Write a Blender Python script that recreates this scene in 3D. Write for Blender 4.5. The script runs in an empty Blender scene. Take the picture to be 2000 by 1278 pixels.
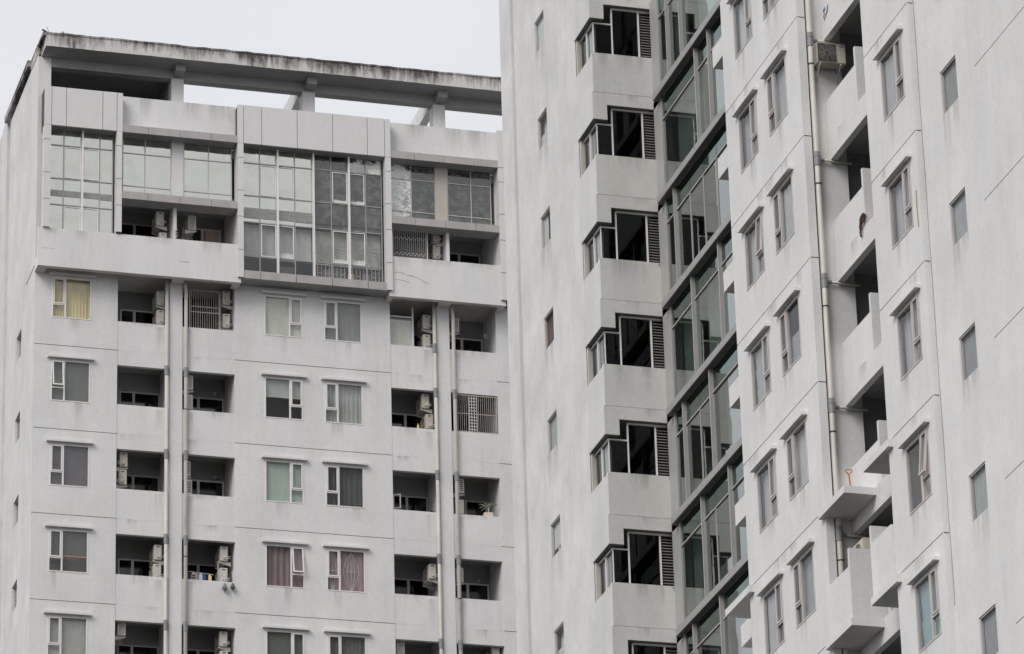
import bpy, bmesh, math, random
from mathutils import Vector, Matrix
random.seed(7)
sc = bpy.context.scene
R = math.radians

# ------------------------------------------------------------------ camera
F_PX, W_PX, H_PX = 8762.23, 2000.0, 1278.0
ROT = ((0.96218, -0.27111, -0.026632), (0.083195, 0.385532, -0.918936), (0.259401, 0.881966, 0.393506))
cam = bpy.data.cameras.new('camera')
cam.sensor_width = 36.0
cam.lens = F_PX / W_PX * 36.0
cam.clip_start, cam.clip_end = 0.5, 4000
cam_o = bpy.data.objects.new('camera', cam)
sc.collection.objects.link(cam_o)
r_, d_, f_ = (Vector(v).normalized() for v in ROT)
m = Matrix((r_, -d_, -f_)).transposed().to_4x4()
cam_o.matrix_world = m                       # the eye is the origin, the street lies 1.6 m below
sc.camera = cam_o

# ------------------------------------------------------------------ overcast daylight
SUN_EL, SUN_AZ = R(40), R(234)               # azimuth clockwise from +Y
world = bpy.data.worlds.new('World')
sc.world = world
world.use_nodes = True
nt = world.node_tree
nt.nodes.clear()
sky = nt.nodes.new('ShaderNodeTexSky')
sky.sky_type = 'NISHITA'
sky.sun_disc = False
sky.sun_elevation = SUN_EL
sky.sun_rotation = SUN_AZ
sky.air_density, sky.dust_density, sky.ozone_density = 1.0, 3.0, 1.0
hs = nt.nodes.new('ShaderNodeHueSaturation')
hs.inputs['Saturation'].default_value = 0.10
mx = nt.nodes.new('ShaderNodeMix')
mx.data_type = 'RGBA'
mx.inputs['Factor'].default_value = 0.88     # cloud cover
mx.inputs[7].default_value = (6.46, 6.60, 6.98, 1)
bg = nt.nodes.new('ShaderNodeBackground')
bg.inputs['Strength'].default_value = 0.10
wo = nt.nodes.new('ShaderNodeOutputWorld')
nt.links.new(sky.outputs[0], hs.inputs['Color'])
nt.links.new(hs.outputs[0], mx.inputs[6])
tc = nt.nodes.new('ShaderNodeTexCoord')
cn = nt.nodes.new('ShaderNodeTexNoise')
cn.inputs['Scale'].default_value, cn.inputs['Detail'].default_value = 5.0, 4
cm_ = nt.nodes.new('ShaderNodeMapRange')
cm_.inputs['From Min'].default_value, cm_.inputs['From Max'].default_value = 0.3, 0.7
cm_.inputs['To Min'].default_value, cm_.inputs['To Max'].default_value = 0.965, 1.03
cs_ = nt.nodes.new('ShaderNodeVectorMath')
cs_.operation = 'SCALE'
nt.links.new(tc.outputs['Generated'], cn.inputs['Vector'])
nt.links.new(cn.outputs['Fac'], cm_.inputs['Value'])
nt.links.new(mx.outputs[2], cs_.inputs[0])
nt.links.new(cm_.outputs[0], cs_.inputs['Scale'])
nt.links.new(cs_.outputs[0], bg.inputs['Color'])
nt.links.new(bg.outputs[0], wo.inputs['Surface'])
sun = bpy.data.lights.new('sun', 'SUN')
sun.energy, sun.angle, sun.color = 1.5, R(32), (1.0, 0.975, 0.94)
sun_o = bpy.data.objects.new('sun', sun)
sc.collection.objects.link(sun_o)
sd = Vector((math.sin(SUN_AZ) * math.cos(SUN_EL), math.cos(SUN_AZ) * math.cos(SUN_EL), math.sin(SUN_EL)))
sun_o.rotation_euler = sd.to_track_quat('Z', 'Y').to_euler()
sc.view_settings.view_transform = 'Standard'
sc.view_settings.look = 'None'
sc.view_settings.exposure = 0.34
sc.view_settings.gamma = 1.0
sc.view_settings.use_curve_mapping = False
sc.cycles.max_bounces = 7
sc.cycles.transparent_max_bounces = 16
sc.cycles.use_denoising = True
sc.cycles.caustics_reflective = False
sc.cycles.caustics_refractive = False
sc.cycles.sample_clamp_indirect = 4.0

# ------------------------------------------------------------------ materials
def new_mat(name):
    m = bpy.data.materials.new(name)
    m.use_nodes = True
    n = m.node_tree
    n.nodes.clear()
    out = n.nodes.new('ShaderNodeOutputMaterial')
    return m, n, out

def add(n, t, **kw):
    o = n.nodes.new(t)
    for k, v in kw.items():
        setattr(o, k, v)
    return o

def pos_noise(n, scale, stretch=(1, 1, 1), detail=4, rough=0.55):
    g = add(n, 'ShaderNodeNewGeometry')
    mp = add(n, 'ShaderNodeMapping')
    mp.inputs['Scale'].default_value = stretch
    n.links.new(g.outputs['Position'], mp.inputs['Vector'])
    nz = add(n, 'ShaderNodeTexNoise')
    nz.inputs['Scale'].default_value = scale
    nz.inputs['Detail'].default_value = detail
    nz.inputs['Roughness'].default_value = rough
    n.links.new(mp.outputs[0], nz.inputs['Vector'])
    return nz.outputs['Fac']

def ramp(n, fac, lo, hi, a, b):
    mr = add(n, 'ShaderNodeMapRange')
    mr.inputs['From Min'].default_value, mr.inputs['From Max'].default_value = lo, hi
    mr.inputs['To Min'].default_value, mr.inputs['To Max'].default_value = a, b
    n.links.new(fac, mr.inputs['Value'])
    return mr.outputs[0]

def mul(n, a, b):
    o = add(n, 'ShaderNodeMath', operation='MULTIPLY')
    n.links.new(a, o.inputs[0])
    if isinstance(b, float):
        o.inputs[1].default_value = b
    else:
        n.links.new(b, o.inputs[1])
    return o.outputs[0]

def plaster(name, col, mottle=0.05, streak=0.05, bump=0.25, bscale=30, dirt=0.0, trowel=0.0, rough=0.85, grain=.05):
    m, n, out = new_mat(name)
    p = add(n, 'ShaderNodeBsdfPrincipled')
    p.inputs['Roughness'].default_value = rough
    p.inputs['Specular IOR Level'].default_value = 0.2
    v = ramp(n, pos_noise(n, 0.55, detail=5), 0.3, 0.7, 1 - mottle, 1 + mottle)
    s = ramp(n, pos_noise(n, 1.0, (1.3, 1.3, 0.25), detail=6, rough=0.62), 0.3, 0.7, 1 - streak, 1 + streak)
    f = ramp(n, pos_noise(n, 9.0, detail=3), 0.3, 0.7, 1 - mottle * .5, 1 + mottle * .5)
    g2_ = ramp(n, pos_noise(n, 24.0, (1, 1, 1), detail=2, rough=.8), 0.3, 0.7, 1 - grain, 1 + grain)
    k = mul(n, mul(n, mul(n, v, s), f), g2_)
    if dirt:
        d = ramp(n, pos_noise(n, 1.0, (5.0, 5.0, 0.35), detail=6, rough=0.65), 0.58, 0.78, 1.0, 1 - dirt)
        k = mul(n, k, d)
    if trowel:
        t = ramp(n, pos_noise(n, 1.5, (1, 0.6, 0.45), detail=8, rough=0.72), 0.35, 0.65, 1 - trowel, 1 + trowel)
        k = mul(n, k, t)
    # a slow drift between warm and cool patches of old paint
    cr = add(n, 'ShaderNodeMix', data_type='RGBA')
    cr.inputs[6].default_value = (col[0] * 1.012, col[1] * 1.0, col[2] * 0.975, 1)
    cr.inputs[7].default_value = (col[0] * 0.985, col[1] * 0.995, col[2] * 1.02, 1)
    n.links.new(pos_noise(n, 0.8, (1, 1, 0.4), detail=3), cr.inputs[0])
    vm = add(n, 'ShaderNodeVectorMath', operation='SCALE')
    n.links.new(cr.outputs[2], vm.inputs[0])
    n.links.new(k, vm.inputs['Scale'])
    n.links.new(vm.outputs[0], p.inputs['Base Color'])
    b = add(n, 'ShaderNodeBump')
    b.inputs['Strength'].default_value = bump
    b.inputs['Distance'].default_value = 0.02
    n.links.new(pos_noise(n, bscale * 0.2, (1, 1, 0.6), detail=8, rough=0.7), b.inputs['Height'])
    n.links.new(b.outputs[0], p.inputs['Normal'])
    n.links.new(p.outputs[0], out.inputs['Surface'])
    return m

def paint(name, col, rough=0.5, metallic=0.0, mottle=0.06, scale=6.0, spec=0.4):
    m, n, out = new_mat(name)
    p = add(n, 'ShaderNodeBsdfPrincipled')
    p.inputs['Roughness'].default_value = rough
    p.inputs['Metallic'].default_value = metallic
    p.inputs['Specular IOR Level'].default_value = spec
    k = ramp(n, pos_noise(n, scale, (1, 1, 0.5), detail=5), 0.3, 0.7, 1 - mottle, 1 + mottle)
    vm = add(n, 'ShaderNodeVectorMath', operation='SCALE')
    vm.inputs[0].default_value = col
    n.links.new(k, vm.inputs['Scale'])
    n.links.new(vm.outputs[0], p.inputs['Base Color'])
    n.links.new(p.outputs[0], out.inputs['Surface'])
    return m

def glass(name, tint, base_r, fres, mirror=(1, 1, 1), rough=0.02, wobble=0.0, film=0.0, film_col=(.5, .5, .47), film_scale=3.0, film_cut=(.45, .6)):
    """window glass: a see-through sheet with a coated, Fresnel-weighted reflection and (film) a worn, cloudy foil"""
    m, n, out = new_mat(name)
    tr = add(n, 'ShaderNodeBsdfTransparent')
    tr.inputs['Color'].default_value = (*tint, 1)
    gl = add(n, 'ShaderNodeBsdfGlossy')
    gl.inputs['Color'].default_value = (*mirror, 1)
    gl.inputs['Roughness'].default_value = rough
    fr = add(n, 'ShaderNodeFresnel')
    fr.inputs['IOR'].default_value = 1.5
    a = add(n, 'ShaderNodeMath', operation='MULTIPLY_ADD')
    a.inputs[1].default_value = fres
    a.inputs[2].default_value = base_r
    a.use_clamp = True
    n.links.new(fr.outputs[0], a.inputs[0])
    gb = add(n, 'ShaderNodeNewGeometry')          # a sheet reflects where light enters it, not again where it leaves
    inv = add(n, 'ShaderNodeMath', operation='SUBTRACT')
    inv.inputs[0].default_value = 1.0
    n.links.new(gb.outputs['Backfacing'], inv.inputs[1])
    mixs = add(n, 'ShaderNodeMixShader')
    n.links.new(mul(n, a.outputs[0], inv.outputs[0]), mixs.inputs[0])
    n.links.new(tr.outputs[0], mixs.inputs[1])
    n.links.new(gl.outputs[0], mixs.inputs[2])
    last = mixs.outputs[0]
    if wobble:
        b = add(n, 'ShaderNodeBump')
        b.inputs['Strength'].default_value = wobble
        b.inputs['Distance'].default_value = 0.05
        n.links.new(pos_noise(n, 2.2, detail=2), b.inputs['Height'])
        n.links.new(b.outputs[0], gl.inputs['Normal'])
        n.links.new(b.outputs[0], fr.inputs['Normal'])
    if film:
        df = add(n, 'ShaderNodeBsdfDiffuse')
        df.inputs['Color'].default_value = (*film_col, 1)
        fm = add(n, 'ShaderNodeMixShader')
        k = ramp(n, pos_noise(n, film_scale, (1, 1, 1.3), detail=9, rough=0.72), film_cut[0], film_cut[1], 0.0, film)
        n.links.new(k, fm.inputs[0])
        n.links.new(last, fm.inputs[1])
        n.links.new(df.outputs[0], fm.inputs[2])
        last = fm.outputs[0]
    n.links.new(last, out.inputs['Surface'])
    return m

def stained_concrete(name, ztop, zspan):
    """old fair-faced concrete with black algae runs that start at its upper arris"""
    m, n, out = new_mat(name)
    p = add(n, 'ShaderNodeBsdfPrincipled')
    p.inputs['Roughness'].default_value = 0.92
    p.inputs['Specular IOR Level'].default_value = 0.15
    g = add(n, 'ShaderNodeNewGeometry')
    sp = add(n, 'ShaderNodeSeparateXYZ')
    n.links.new(g.outputs['Position'], sp.inputs[0])
    depth = ramp(n, sp.outputs['Z'], ztop - zspan, ztop, 0.0, 1.0)
    runs = pos_noise(n, 1.0, (5.5, 1.0, 0.5), detail=7, rough=0.7)
    blots = pos_noise(n, 0.75, (1, 1, 0.6), detail=4)
    fine = pos_noise(n, 7.0, (2.0, 1, 0.8), detail=5, rough=0.7)
    a = add(n, 'ShaderNodeMath', operation='MULTIPLY_ADD')
    n.links.new(depth, a.inputs[0])
    a.inputs[1].default_value = 0.30
    n.links.new(mul(n, runs, 0.62), a.inputs[2])
    a2 = add(n, 'ShaderNodeMath', operation='MULTIPLY_ADD')
    n.links.new(blots, a2.inputs[0])
    a2.inputs[1].default_value = 0.75
    n.links.new(a.outputs[0], a2.inputs[2])
    a3 = add(n, 'ShaderNodeMath', operation='MULTIPLY_ADD')
    n.links.new(fine, a3.inputs[0])
    a3.inputs[1].default_value = 0.34
    n.links.new(a2.outputs[0], a3.inputs[2])
    fac = ramp(n, a3.outputs[0], 0.90, 1.16, 0.0, 1.0)
    cr = add(n, 'ShaderNodeMix', data_type='RGBA')
    cr.inputs[6].default_value = (.62, .60, .57, 1)
    cr.inputs[7].default_value = (.105, .092, .08, 1)
    n.links.new(fac, cr.inputs[0])
    n.links.new(cr.outputs[2], p.inputs['Base Color'])
    b = add(n, 'ShaderNodeBump')
    b.inputs['Strength'].default_value = 0.5
    b.inputs['Distance'].default_value = 0.02
    n.links.new(pos_noise(n, 9, detail=8, rough=.7), b.inputs['Height'])
    n.links.new(b.outputs[0], p.inputs['Normal'])
    n.links.new(p.outputs[0], out.inputs['Surface'])
    return m

M = {}
M['wall'] = plaster('painted_plaster', (.715, .70, .685), mottle=.055, dirt=.09, streak=.045)
M['wall_r'] = plaster('painted_plaster_east_tower', (.70, .69, .675), mottle=.05, dirt=.10, streak=.045, trowel=.03)
M['wall_old'] = plaster('weathered_plaster', (.67, .66, .645), mottle=.055, streak=.03, trowel=.085, bump=.6, bscale=16, dirt=.10, grain=.06)
M['wall_bay'] = plaster('grey_plaster', (.63, .625, .595), mottle=.06, streak=.06, dirt=.10)
M['wall_back'] = plaster('shade_darkened_back_wall', (.27, .27, .27), mottle=.06)  # darker than the facade plaster: recess shade is put into this grey
M['patch'] = plaster('bare_render', (.36, .34, .31), mottle=.1, streak=.05)
M['joint'] = plaster('joint_strip', (.50, .49, .47), mottle=.09, streak=.05)
M['crack'] = plaster('crack_line', (.30, .29, .28), mottle=.1)
M['groove'] = plaster('groove', (.25, .23, .22))
M['concrete'] = stained_concrete('stained_concrete', 69.78, .62)
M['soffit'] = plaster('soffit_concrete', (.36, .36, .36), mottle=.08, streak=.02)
M['clad'] = paint('pale_cladding', (.67, .65, .635), rough=.45, mottle=.03)
M['clad_dark'] = paint('weathered_cladding', (.42, .39, .38), rough=.5, mottle=.10, scale=3)
M['clad_joint'] = paint('cladding_joint', (.10, .085, .08), rough=.9)
M['frame'] = paint('pale_aluminium', (.80, .77, .75), rough=.4, mottle=.04)
M['frame_tan'] = paint('aged_aluminium', (.54, .50, .475), rough=.45, mottle=.08)
M['mullion'] = paint('grey_mullion', (.36, .35, .34), rough=.45, mottle=.05)
M['steel'] = paint('grey_metal_cladding', (.40, .39, .37), rough=.5, mottle=.06)
M['soffit_shade'] = paint('painted_soffit_shade', (.17, .165, .16), rough=.6)  # dark tone that paints the shade on undersides
M['fascia'] = paint('metal_fascia', (.34, .33, .32), rough=.45, mottle=.08, scale=3)
M['slat'] = paint('louvre_slat', (.27, .25, .235), rough=.5, mottle=.08)
M['pvc'] = paint('cream_pvc', (.56, .535, .475), rough=.4, mottle=.12, scale=2.5)
M['pvc_grey'] = paint('grey_pvc', (.24, .24, .24), rough=.4)
M['ac'] = paint('air_conditioner_casing', (.57, .54, .48), rough=.4, mottle=.06)
M['ac_old'] = paint('yellowed_casing', (.50, .46, .38), rough=.45, mottle=.09)
M['black'] = paint('dark_plastic', (.03, .03, .03), rough=.5)
M['bracket'] = paint('bracket_steel', (.46, .44, .41), rough=.5, mottle=.12)
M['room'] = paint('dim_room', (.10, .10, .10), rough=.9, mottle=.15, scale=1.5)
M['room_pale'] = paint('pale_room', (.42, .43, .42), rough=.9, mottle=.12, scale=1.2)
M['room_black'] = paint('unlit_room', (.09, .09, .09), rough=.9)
M['tan_pier'] = plaster('tan_pier', (.50, .455, .40), mottle=.06)
M['grille_white'] = paint('white_grille', (.62, .60, .58), rough=.4)
M['grille_rust'] = paint('rusty_grille', (.44, .39, .35), rough=.6, mottle=.2, scale=12)
M['ground'] = plaster('asphalt_ground', (.05, .05, .047), mottle=.2)
M['g_clear'] = glass('clear_pane', (.955, .965, .955), 0.02, 1.5, wobble=.02)
M['g_small'] = glass('small_pane', (.93, .94, .94), 0.0, .45, rough=.04)
M['g_dark'] = glass('dark_pane', (.35, .36, .37), 0.03, 1.3)
M['g_film'] = glass('reflective_pane', (.25, .25, .23), 0.62, .6, mirror=(.985, .99, .88), wobble=.08, rough=.05, film=.35, film_col=(.50, .50, .45), film_scale=1.2, film_cut=(.45, .75))
M['g_film2'] = glass('reflective_pane_worn', (.35, .35, .34), 0.10, .9, mirror=(.93, .95, .90), wobble=.10, rough=.06, film=.75, film_col=(.30, .30, .29), film_scale=2.6, film_cut=(.44, .74))
M['g_band'] = glass('cloudy_band_pane', (.4, .4, .38), 0.22, .8, mirror=(.95, .96, .88), wobble=.1, rough=.06, film=.8, film_col=(.36, .36, .33), film_scale=5, film_cut=(.40, .62))
M['g_flake_reflection'] = glass('peeling_film_and_reflection_pane', (.35, .35, .34), 0.30, 1.0, mirror=(.95, .96, .9), wobble=.2, rough=.05, film=.97, film_col=(.92, .92, .88), film_scale=2.6, film_cut=(.44, .54))  # peeling film; also a painted cloud reflection in the central bay
M['g_green'] = glass('green_tinted_pane', (.66, .71, .685), 0.06, 1.9, mirror=(.93, .98, .96), wobble=.015)
M['g_teal'] = glass('shadowed_teal_pane', (.30, .42, .38), 0.03, 1.4, mirror=(.80, .95, .90), wobble=.015)  # darker copy of the green pane, transom shadow put into its tint
M['g_black'] = glass('black_tinted_pane', (.42, .42, .42), 0.005, .5)
M['g_haze'] = glass('hazy_pane', (.93, .94, .94), 0.01, .75, rough=.08)
def cloth(name, col, mottle=.08, scale=5):
    return paint('cloth_' + name, col, rough=.9, mottle=mottle, scale=scale, spec=.1)
CL = {k: cloth(k, c) for k, c in dict(
    yellow=(.80, .66, .36), greyblind=(.155, .16, .145), purple=(.135, .115, .125), darkgrey=(.11, .105, .105), orange=(.48, .20, .10),
    cream=(.70, .69, .60), pale=(.52, .51, .48), white=(.66, .66, .64), black=(.02, .02, .025), green=(.52, .61, .54), mauve=(.30, .215, .23),
    pink=(.44, .32, .325), lace=(.27, .27, .27), drape=(.46, .46, .45), drapedark=(.10, .10, .105), bluegrey=(.42, .428, .422), bluegrey2=(.33, .338, .335), mist=(.50, .505, .49), slate=(.235, .24, .24),
    teal=(.30, .43, .45), peach=(.66, .54, .46), brown=(.12, .07, .055), red=(.35, .06, .05), blue=(.06, .12, .35), drab=(.44, .455, .44), mint=(.52, .58, .54)).items()}

# ------------------------------------------------------------------ mesh building
C = bpy.data.collections.new('towers')
sc.collection.children.link(C)

class MB:
    def __init__(s):
        s.v, s.f, s.mi = [], [], []
    def face(s, pts, mi=0):
        k = len(s.v)
        s.v += [tuple(p) for p in pts]
        s.f.append(tuple(range(k, k + len(pts))))
        s.mi.append(mi)
        return s
    def box(s, x0, x1, y0, y1, z0, z1, mi=0):
        k = len(s.v)
        s.v += [(x0, y0, z0), (x1, y0, z0), (x1, y1, z0), (x0, y1, z0), (x0, y0, z1), (x1, y0, z1), (x1, y1, z1), (x0, y1, z1)]
        for q in ((0, 3, 2, 1), (4, 5, 6, 7), (0, 1, 5, 4), (1, 2, 6, 5), (2, 3, 7, 6), (3, 0, 4, 7)):
            s.f.append(tuple(k + i for i in q))
            s.mi.append(mi)
        return s
    def tube(s, pts, r, n=10, mi=0, cap=True):
        pts = [Vector(p) for p in pts]
        k = len(s.v)
        for i, p in enumerate(pts):
            t = (pts[min(i + 1, len(pts) - 1)] - pts[max(i - 1, 0)]).normalized()
            a = t.orthogonal().normalized() if i == 0 else (a - t * a.dot(t)).normalized()
            b = t.cross(a)
            for j in range(n):
                q = p + (a * math.cos(2 * math.pi * j / n) + b * math.sin(2 * math.pi * j / n)) * r
                s.v.append(tuple(q))
        for i in range(len(pts) - 1):
            for j in range(n):
                a0, a1 = k + i * n + j, k + i * n + (j + 1) % n
                s.f.append((a0, a1, a1 + n, a0 + n))
                s.mi.append(mi)
        if cap:
            s.f.append(tuple(k + j for j in reversed(range(n))))
            s.f.append(tuple(k + (len(pts) - 1) * n + j for j in range(n)))
            s.mi += [mi, mi]
        return s
    def wall(s, u0, u1, v0, v1, holes, mi=0, y=0.0, reveal_mi=0):
        """upright sheet in local x/z facing -y; holes = (a, b, c, d, depth, backed, back material)"""
        hs_ = [(max(a, u0), min(b, u1), max(c, v0), min(d, v1), *rest) for a, b, c, d, *rest in holes if b > u0 and a < u1 and d > v0 and c < v1]
        us = sorted({u0, u1, *[h[0] for h in hs_], *[h[1] for h in hs_]})
        vs = sorted({v0, v1, *[h[2] for h in hs_], *[h[3] for h in hs_]})
        for j in range(len(vs) - 1):
            run = None
            for i in range(len(us)):
                solid = False
                if i < len(us) - 1:
                    cu, cv = (us[i] + us[i + 1]) / 2, (vs[j] + vs[j + 1]) / 2
                    solid = not any(h[0] < cu < h[1] and h[2] < cv < h[3] for h in hs_)
                if solid and run is None:
                    run = us[i]
                if not solid and run is not None:
                    s.face([(run, y, vs[j]), (us[i], y, vs[j]), (us[i], y, vs[j + 1]), (run, y, vs[j + 1])], mi)
                    run = None
        for a, b, c, d, dep, back, bm in hs_:
            e = y + dep
            s.face([(a, y, c), (a, e, c), (a, e, d), (a, y, d)][::-1], reveal_mi)
            s.face([(b, y, c), (b, e, c), (b, e, d), (b, y, d)], reveal_mi)
            s.face([(a, y, c), (b, y, c), (b, e, c), (a, e, c)], reveal_mi)
            s.face([(a, y, d), (a, e, d), (b, e, d), (b, y, d)], reveal_mi)
            if back:
                s.face([(a, e, c), (b, e, c), (b, e, d), (a, e, d)], bm)
        return s
    def mesh(s, name, mats, smooth=False):
        me = bpy.data.meshes.new(name)
        me.from_pydata(s.v, [], s.f)
        for m_ in (mats if isinstance(mats, (list, tuple)) else [mats]):
            me.materials.append(m_)
        me.polygons.foreach_set('material_index', s.mi)
        if smooth:
            me.polygons.foreach_set('use_smooth', [True] * len(s.f))
        me.update()
        return me

def obj(name, me, parent=None, loc=(0, 0, 0), rz=0.0, mats=None):
    """loc is in the parent's frame"""
    if isinstance(me, MB):
        me = me.mesh(name, mats)
    o = bpy.data.objects.new(name, me)
    C.objects.link(o)
    o.parent = parent
    o.location = loc
    o.rotation_euler = (0, 0, rz)
    return o

def thing(name, label, cat, loc, group=None, rz=0.0):
    o = bpy.data.objects.new(name, None)
    C.objects.link(o)
    o.location = loc
    o.rotation_euler = (0, 0, rz)
    o['label'], o['category'] = label, cat
    if group:
        o['group'] = group
    return o

def tag(o, label, cat, group=None):
    o['label'], o['category'] = label, cat
    if group:
        o['group'] = group
    return o

def inview(pts, pad=60):
    xs, ys = [], []
    for p in pts:
        v = Vector(p)
        z = v.dot(f_)
        xs.append(F_PX * v.dot(r_) / z + W_PX / 2)
        ys.append(F_PX * v.dot(d_) / z + H_PX / 2)
    return max(xs) > -pad and min(xs) < W_PX + pad and max(ys) > -pad and min(ys) < H_PX + pad

_cache = {}
def shared(key, fn):
    if key not in _cache:
        _cache[key] = fn()
    return _cache[key]

GROUND = -1.6
g = obj('ground', MB().face([(-1500, -1500, GROUND), (1500, -1500, GROUND), (1500, 1500, GROUND), (-1500, 1500, GROUND)]), mats=M['ground'])
g['kind'] = 'structure'

WEST = -math.pi / 2      # a part turned to face west: its local x runs along -Y, its local y into the wall

# ------------------------------------------------------------------ windows
WH = 1.46
def pleats(w, h, amp, n, y, sag=0.0):
    b = MB()
    N = n * 4
    k = 0
    for i in range(N + 1):
        x = w * i / N
        yy = y + amp * math.sin(2 * math.pi * i / 4.0) + amp * .5 * math.sin(i * 1.7)
        b.v += [(x, yy, 0), (x, yy * 1.0, h)]
    for i in range(N):
        b.f.append((2 * i, 2 * i + 2, 2 * i + 3, 2 * i + 1))
        b.mi.append(0)
    return b

def flat(w, h, y, x0=0.0, z0=0.0):
    return MB().box(x0, x0 + w, y, y + .01, z0, z0 + h)

def win_frame(w, h, c, side):
    b = MB()
    t, y0, y1 = .042, -.012, .06
    b.box(0, t, y0, y1, 0, h).box(w - t, w, y0, y1, 0, h)
    b.box(t, w - t, y0, y1, 0, t * .8).box(t, w - t, y0, y1, h - t * .8, h)
    x = c if side == 'L' else w - c
    b.box(x - t * .6, x + t * .6, y0 - .004, y1, t * .8, h - t * .8)
    a0, a1 = (t, x - t * .6) if side == 'L' else (x + t * .6, w - t)
    b.box(a0, a1, y0 - .002, y1, .46, .50)
    return b

def sash(w, h):
    t = .04
    return MB().box(0, t, -.03, .012, 0, h).box(w - t, w, -.03, .012, 0, h).box(t, w - t, -.03, .012, 0, t).box(t, w - t, -.03, .012, h - t, h)

def window(parent, pl, rz, w, h, side, style, opened=0.0, hood=True, wallmat='wall', pane='g_clear', frame='frame', c=.45):
    """pl = lower corner at the wall face in the parent's frame; side = where the opening light sits"""
    o = obj('window', shared(('wf', w, h, side, frame), lambda: win_frame(w, h, c, side).mesh('window', M[frame])), parent, pl, rz)
    t = .042
    x = c if side == 'L' else w - c
    if side == 'L':
        small, big = (t, x - t * .6), (x + t * .6, w - t)
    else:
        small, big = (x + t * .6, w - t), (t, x - t * .6)
    # fixed lights
    def pane_me(ww, hh):
        return shared(('p', round(ww, 3), round(hh, 3), pane), lambda: MB().box(0, ww, 0, .006, 0, hh).mesh('pane', M[pane]))
    obj('pane', pane_me(big[1] - big[0], h - 1.6 * t), o, (big[0], .03, t * .8))
    obj('pane', pane_me(small[1] - small[0], .46 - t * .8), o, (small[0], .03, t * .8))
    sw, shh = small[1] - small[0] - .012, h - t * .8 - .50 - .012
    s_ = obj('sash', shared(('s', round(sw, 3), round(shh, 3), frame, pane), lambda: (lambda b: (b.box(.04, sw - .04, -.004, .002, .04, shh - .04, 1), b)[1])(sash(sw, shh)).mesh('sash', [M[frame], M[pane]])), o, (small[0] + .006, -.0, .506))
    if opened:
        # top-hung light pushed out at its foot
        s_.location = (small[0] + .006, 0, .506 + shh)
        s_.data = shared(('so', round(sw, 3), round(shh, 3), frame, pane), lambda: (lambda b: (b.box(.04, sw - .04, -.004, .002, .04, shh - .04, 1), [b.v.__setitem__(i, (p[0], p[1], p[2] - shh)) for i, p in enumerate(b.v)], b)[2])(sash(sw, shh)).mesh('sash', [M[frame], M[pane]]))
        s_.rotation_euler = (-opened, 0, 0)
    if hood:
        obj('hood', shared(('hood', w, wallmat), lambda: MB().box(-.125, w + .125, -.13, 0.0, .065, .135).box(-.11, w + .11, -.11, 0, .135, .155).mesh('hood', M[wallmat])), o, (0, 0, h))
    # what is seen behind the glass
    dress = {
        'yellow': [('p', 'yellow', .03, 12)], 'greyblind': [('f', 'greyblind')], 'purple': [('f', 'purple')],
        'orange': [('f', 'darkgrey'), ('band', 'orange', .42, .05)], 'cream': [('b', 'cream', .40)], 'pale': [('b', 'pale', .34)],
        'halfblind': [('top', 'drab', .42), ('topedge', 'lace', .42)], 'green': [('b', 'green', .5)], 'mauve': [('p', 'mauve', .045, 6)],
        'lace': [('p', 'lace', .02, 7)], 'drape': [('p', 'drape', .035, 9)], 'drapedark': [('p', 'drapedark', .04, 7)], 'pinkgrille': [('p', 'pink', .02, 5)],
        'bluegrey': [('p', 'bluegrey', .015, 5)], 'bluegrey2': [('p', 'bluegrey2', .02, 6)], 'teal': [('b', 'teal', .7)], 'peach': [('side', 'peach')],
        'drab': [('b', 'drab', .5)], 'greydrape': [('p', 'greyblind', .03, 10)], 'halfdrape': [('p', 'bluegrey', .02, 5)], 'mist': [('p', 'mist', .025, 6)], 'gap': [('f', 'slate'), ('wide', 'bluegrey', .66)], 'halfmist': [('f', 'bluegrey2'), ('top', 'mist', .45)],
    }[style]
    for d in dress:
        if d[0] == 'p':
            me = shared(('c', w, h, *d), lambda: pleats(w - .02, h, d[2], d[3], .15).mesh('curtain', CL[d[1]], True))
            obj('curtain', me, o, (.01, 0, 0))
        elif d[0] == 'f':
            obj('blind', shared(('c', w, h, *d), lambda: flat(w - .02, h, .12).mesh('blind', CL[d[1]])), o, (.01, 0, 0))
        elif d[0] == 'b':
            def mk():
                b = MB()
                z = 0
                i = 0
                while z < h:      # folds of a roman blind
                    z2 = min(h, z + d[2])
                    b.face([(0, .13, z), (w - .02, .13 + .004 * (i % 2), z), (w - .02, .105, z2), (0, .105, z2)])
                    b.face([(0, .105, z2), (w - .02, .105, z2), (w - .02, .13, z2), (0, .13, z2)])
                    z = z2
                    i += 1
                return b.mesh('blind', CL[d[1]])
            obj('blind', shared(('c', w, h, *d), mk), o, (.01, 0, 0))
        elif d[0] == 'top':
            obj('blind', shared(('c', w, h, *d), lambda: flat(w - .02, h * d[2], .12, 0, h * (1 - d[2])).mesh('blind', CL[d[1]])), o, (.01, 0, 0))
        elif d[0] == 'topedge':
            obj('blind_rail', shared(('c', w, h, *d), lambda: MB().box(0, w - .02, .10, .13, h * (1 - d[2]) - .05, h * (1 - d[2])).mesh('blind_rail', CL['pale'])), o, (.01, 0, 0))
        elif d[0] == 'band':
            obj('shelf_edge', shared(('c', w, h, *d), lambda: MB().box(.5, w - .05, .09, .115, h * d[2] - d[3], h * d[2]).mesh('shelf_edge', CL[d[1]])), o)
        elif d[0] == 'wide':
            obj('curtain', shared(('c', w, h, *d), lambda: pleats(w * d[2], h, .02, 4, .09).mesh('curtain', CL[d[1]], True)), o, (.01 if side == 'R' else w * (1 - d[2]), 0, 0))
        elif d[0] == 'side':
            obj('curtain', shared(('c', w, h, *d), lambda: pleats(w * .72, h, .03, 4, .15).mesh('curtain', CL[d[1]], True)), o, (w * .27, 0, 0))
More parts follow.
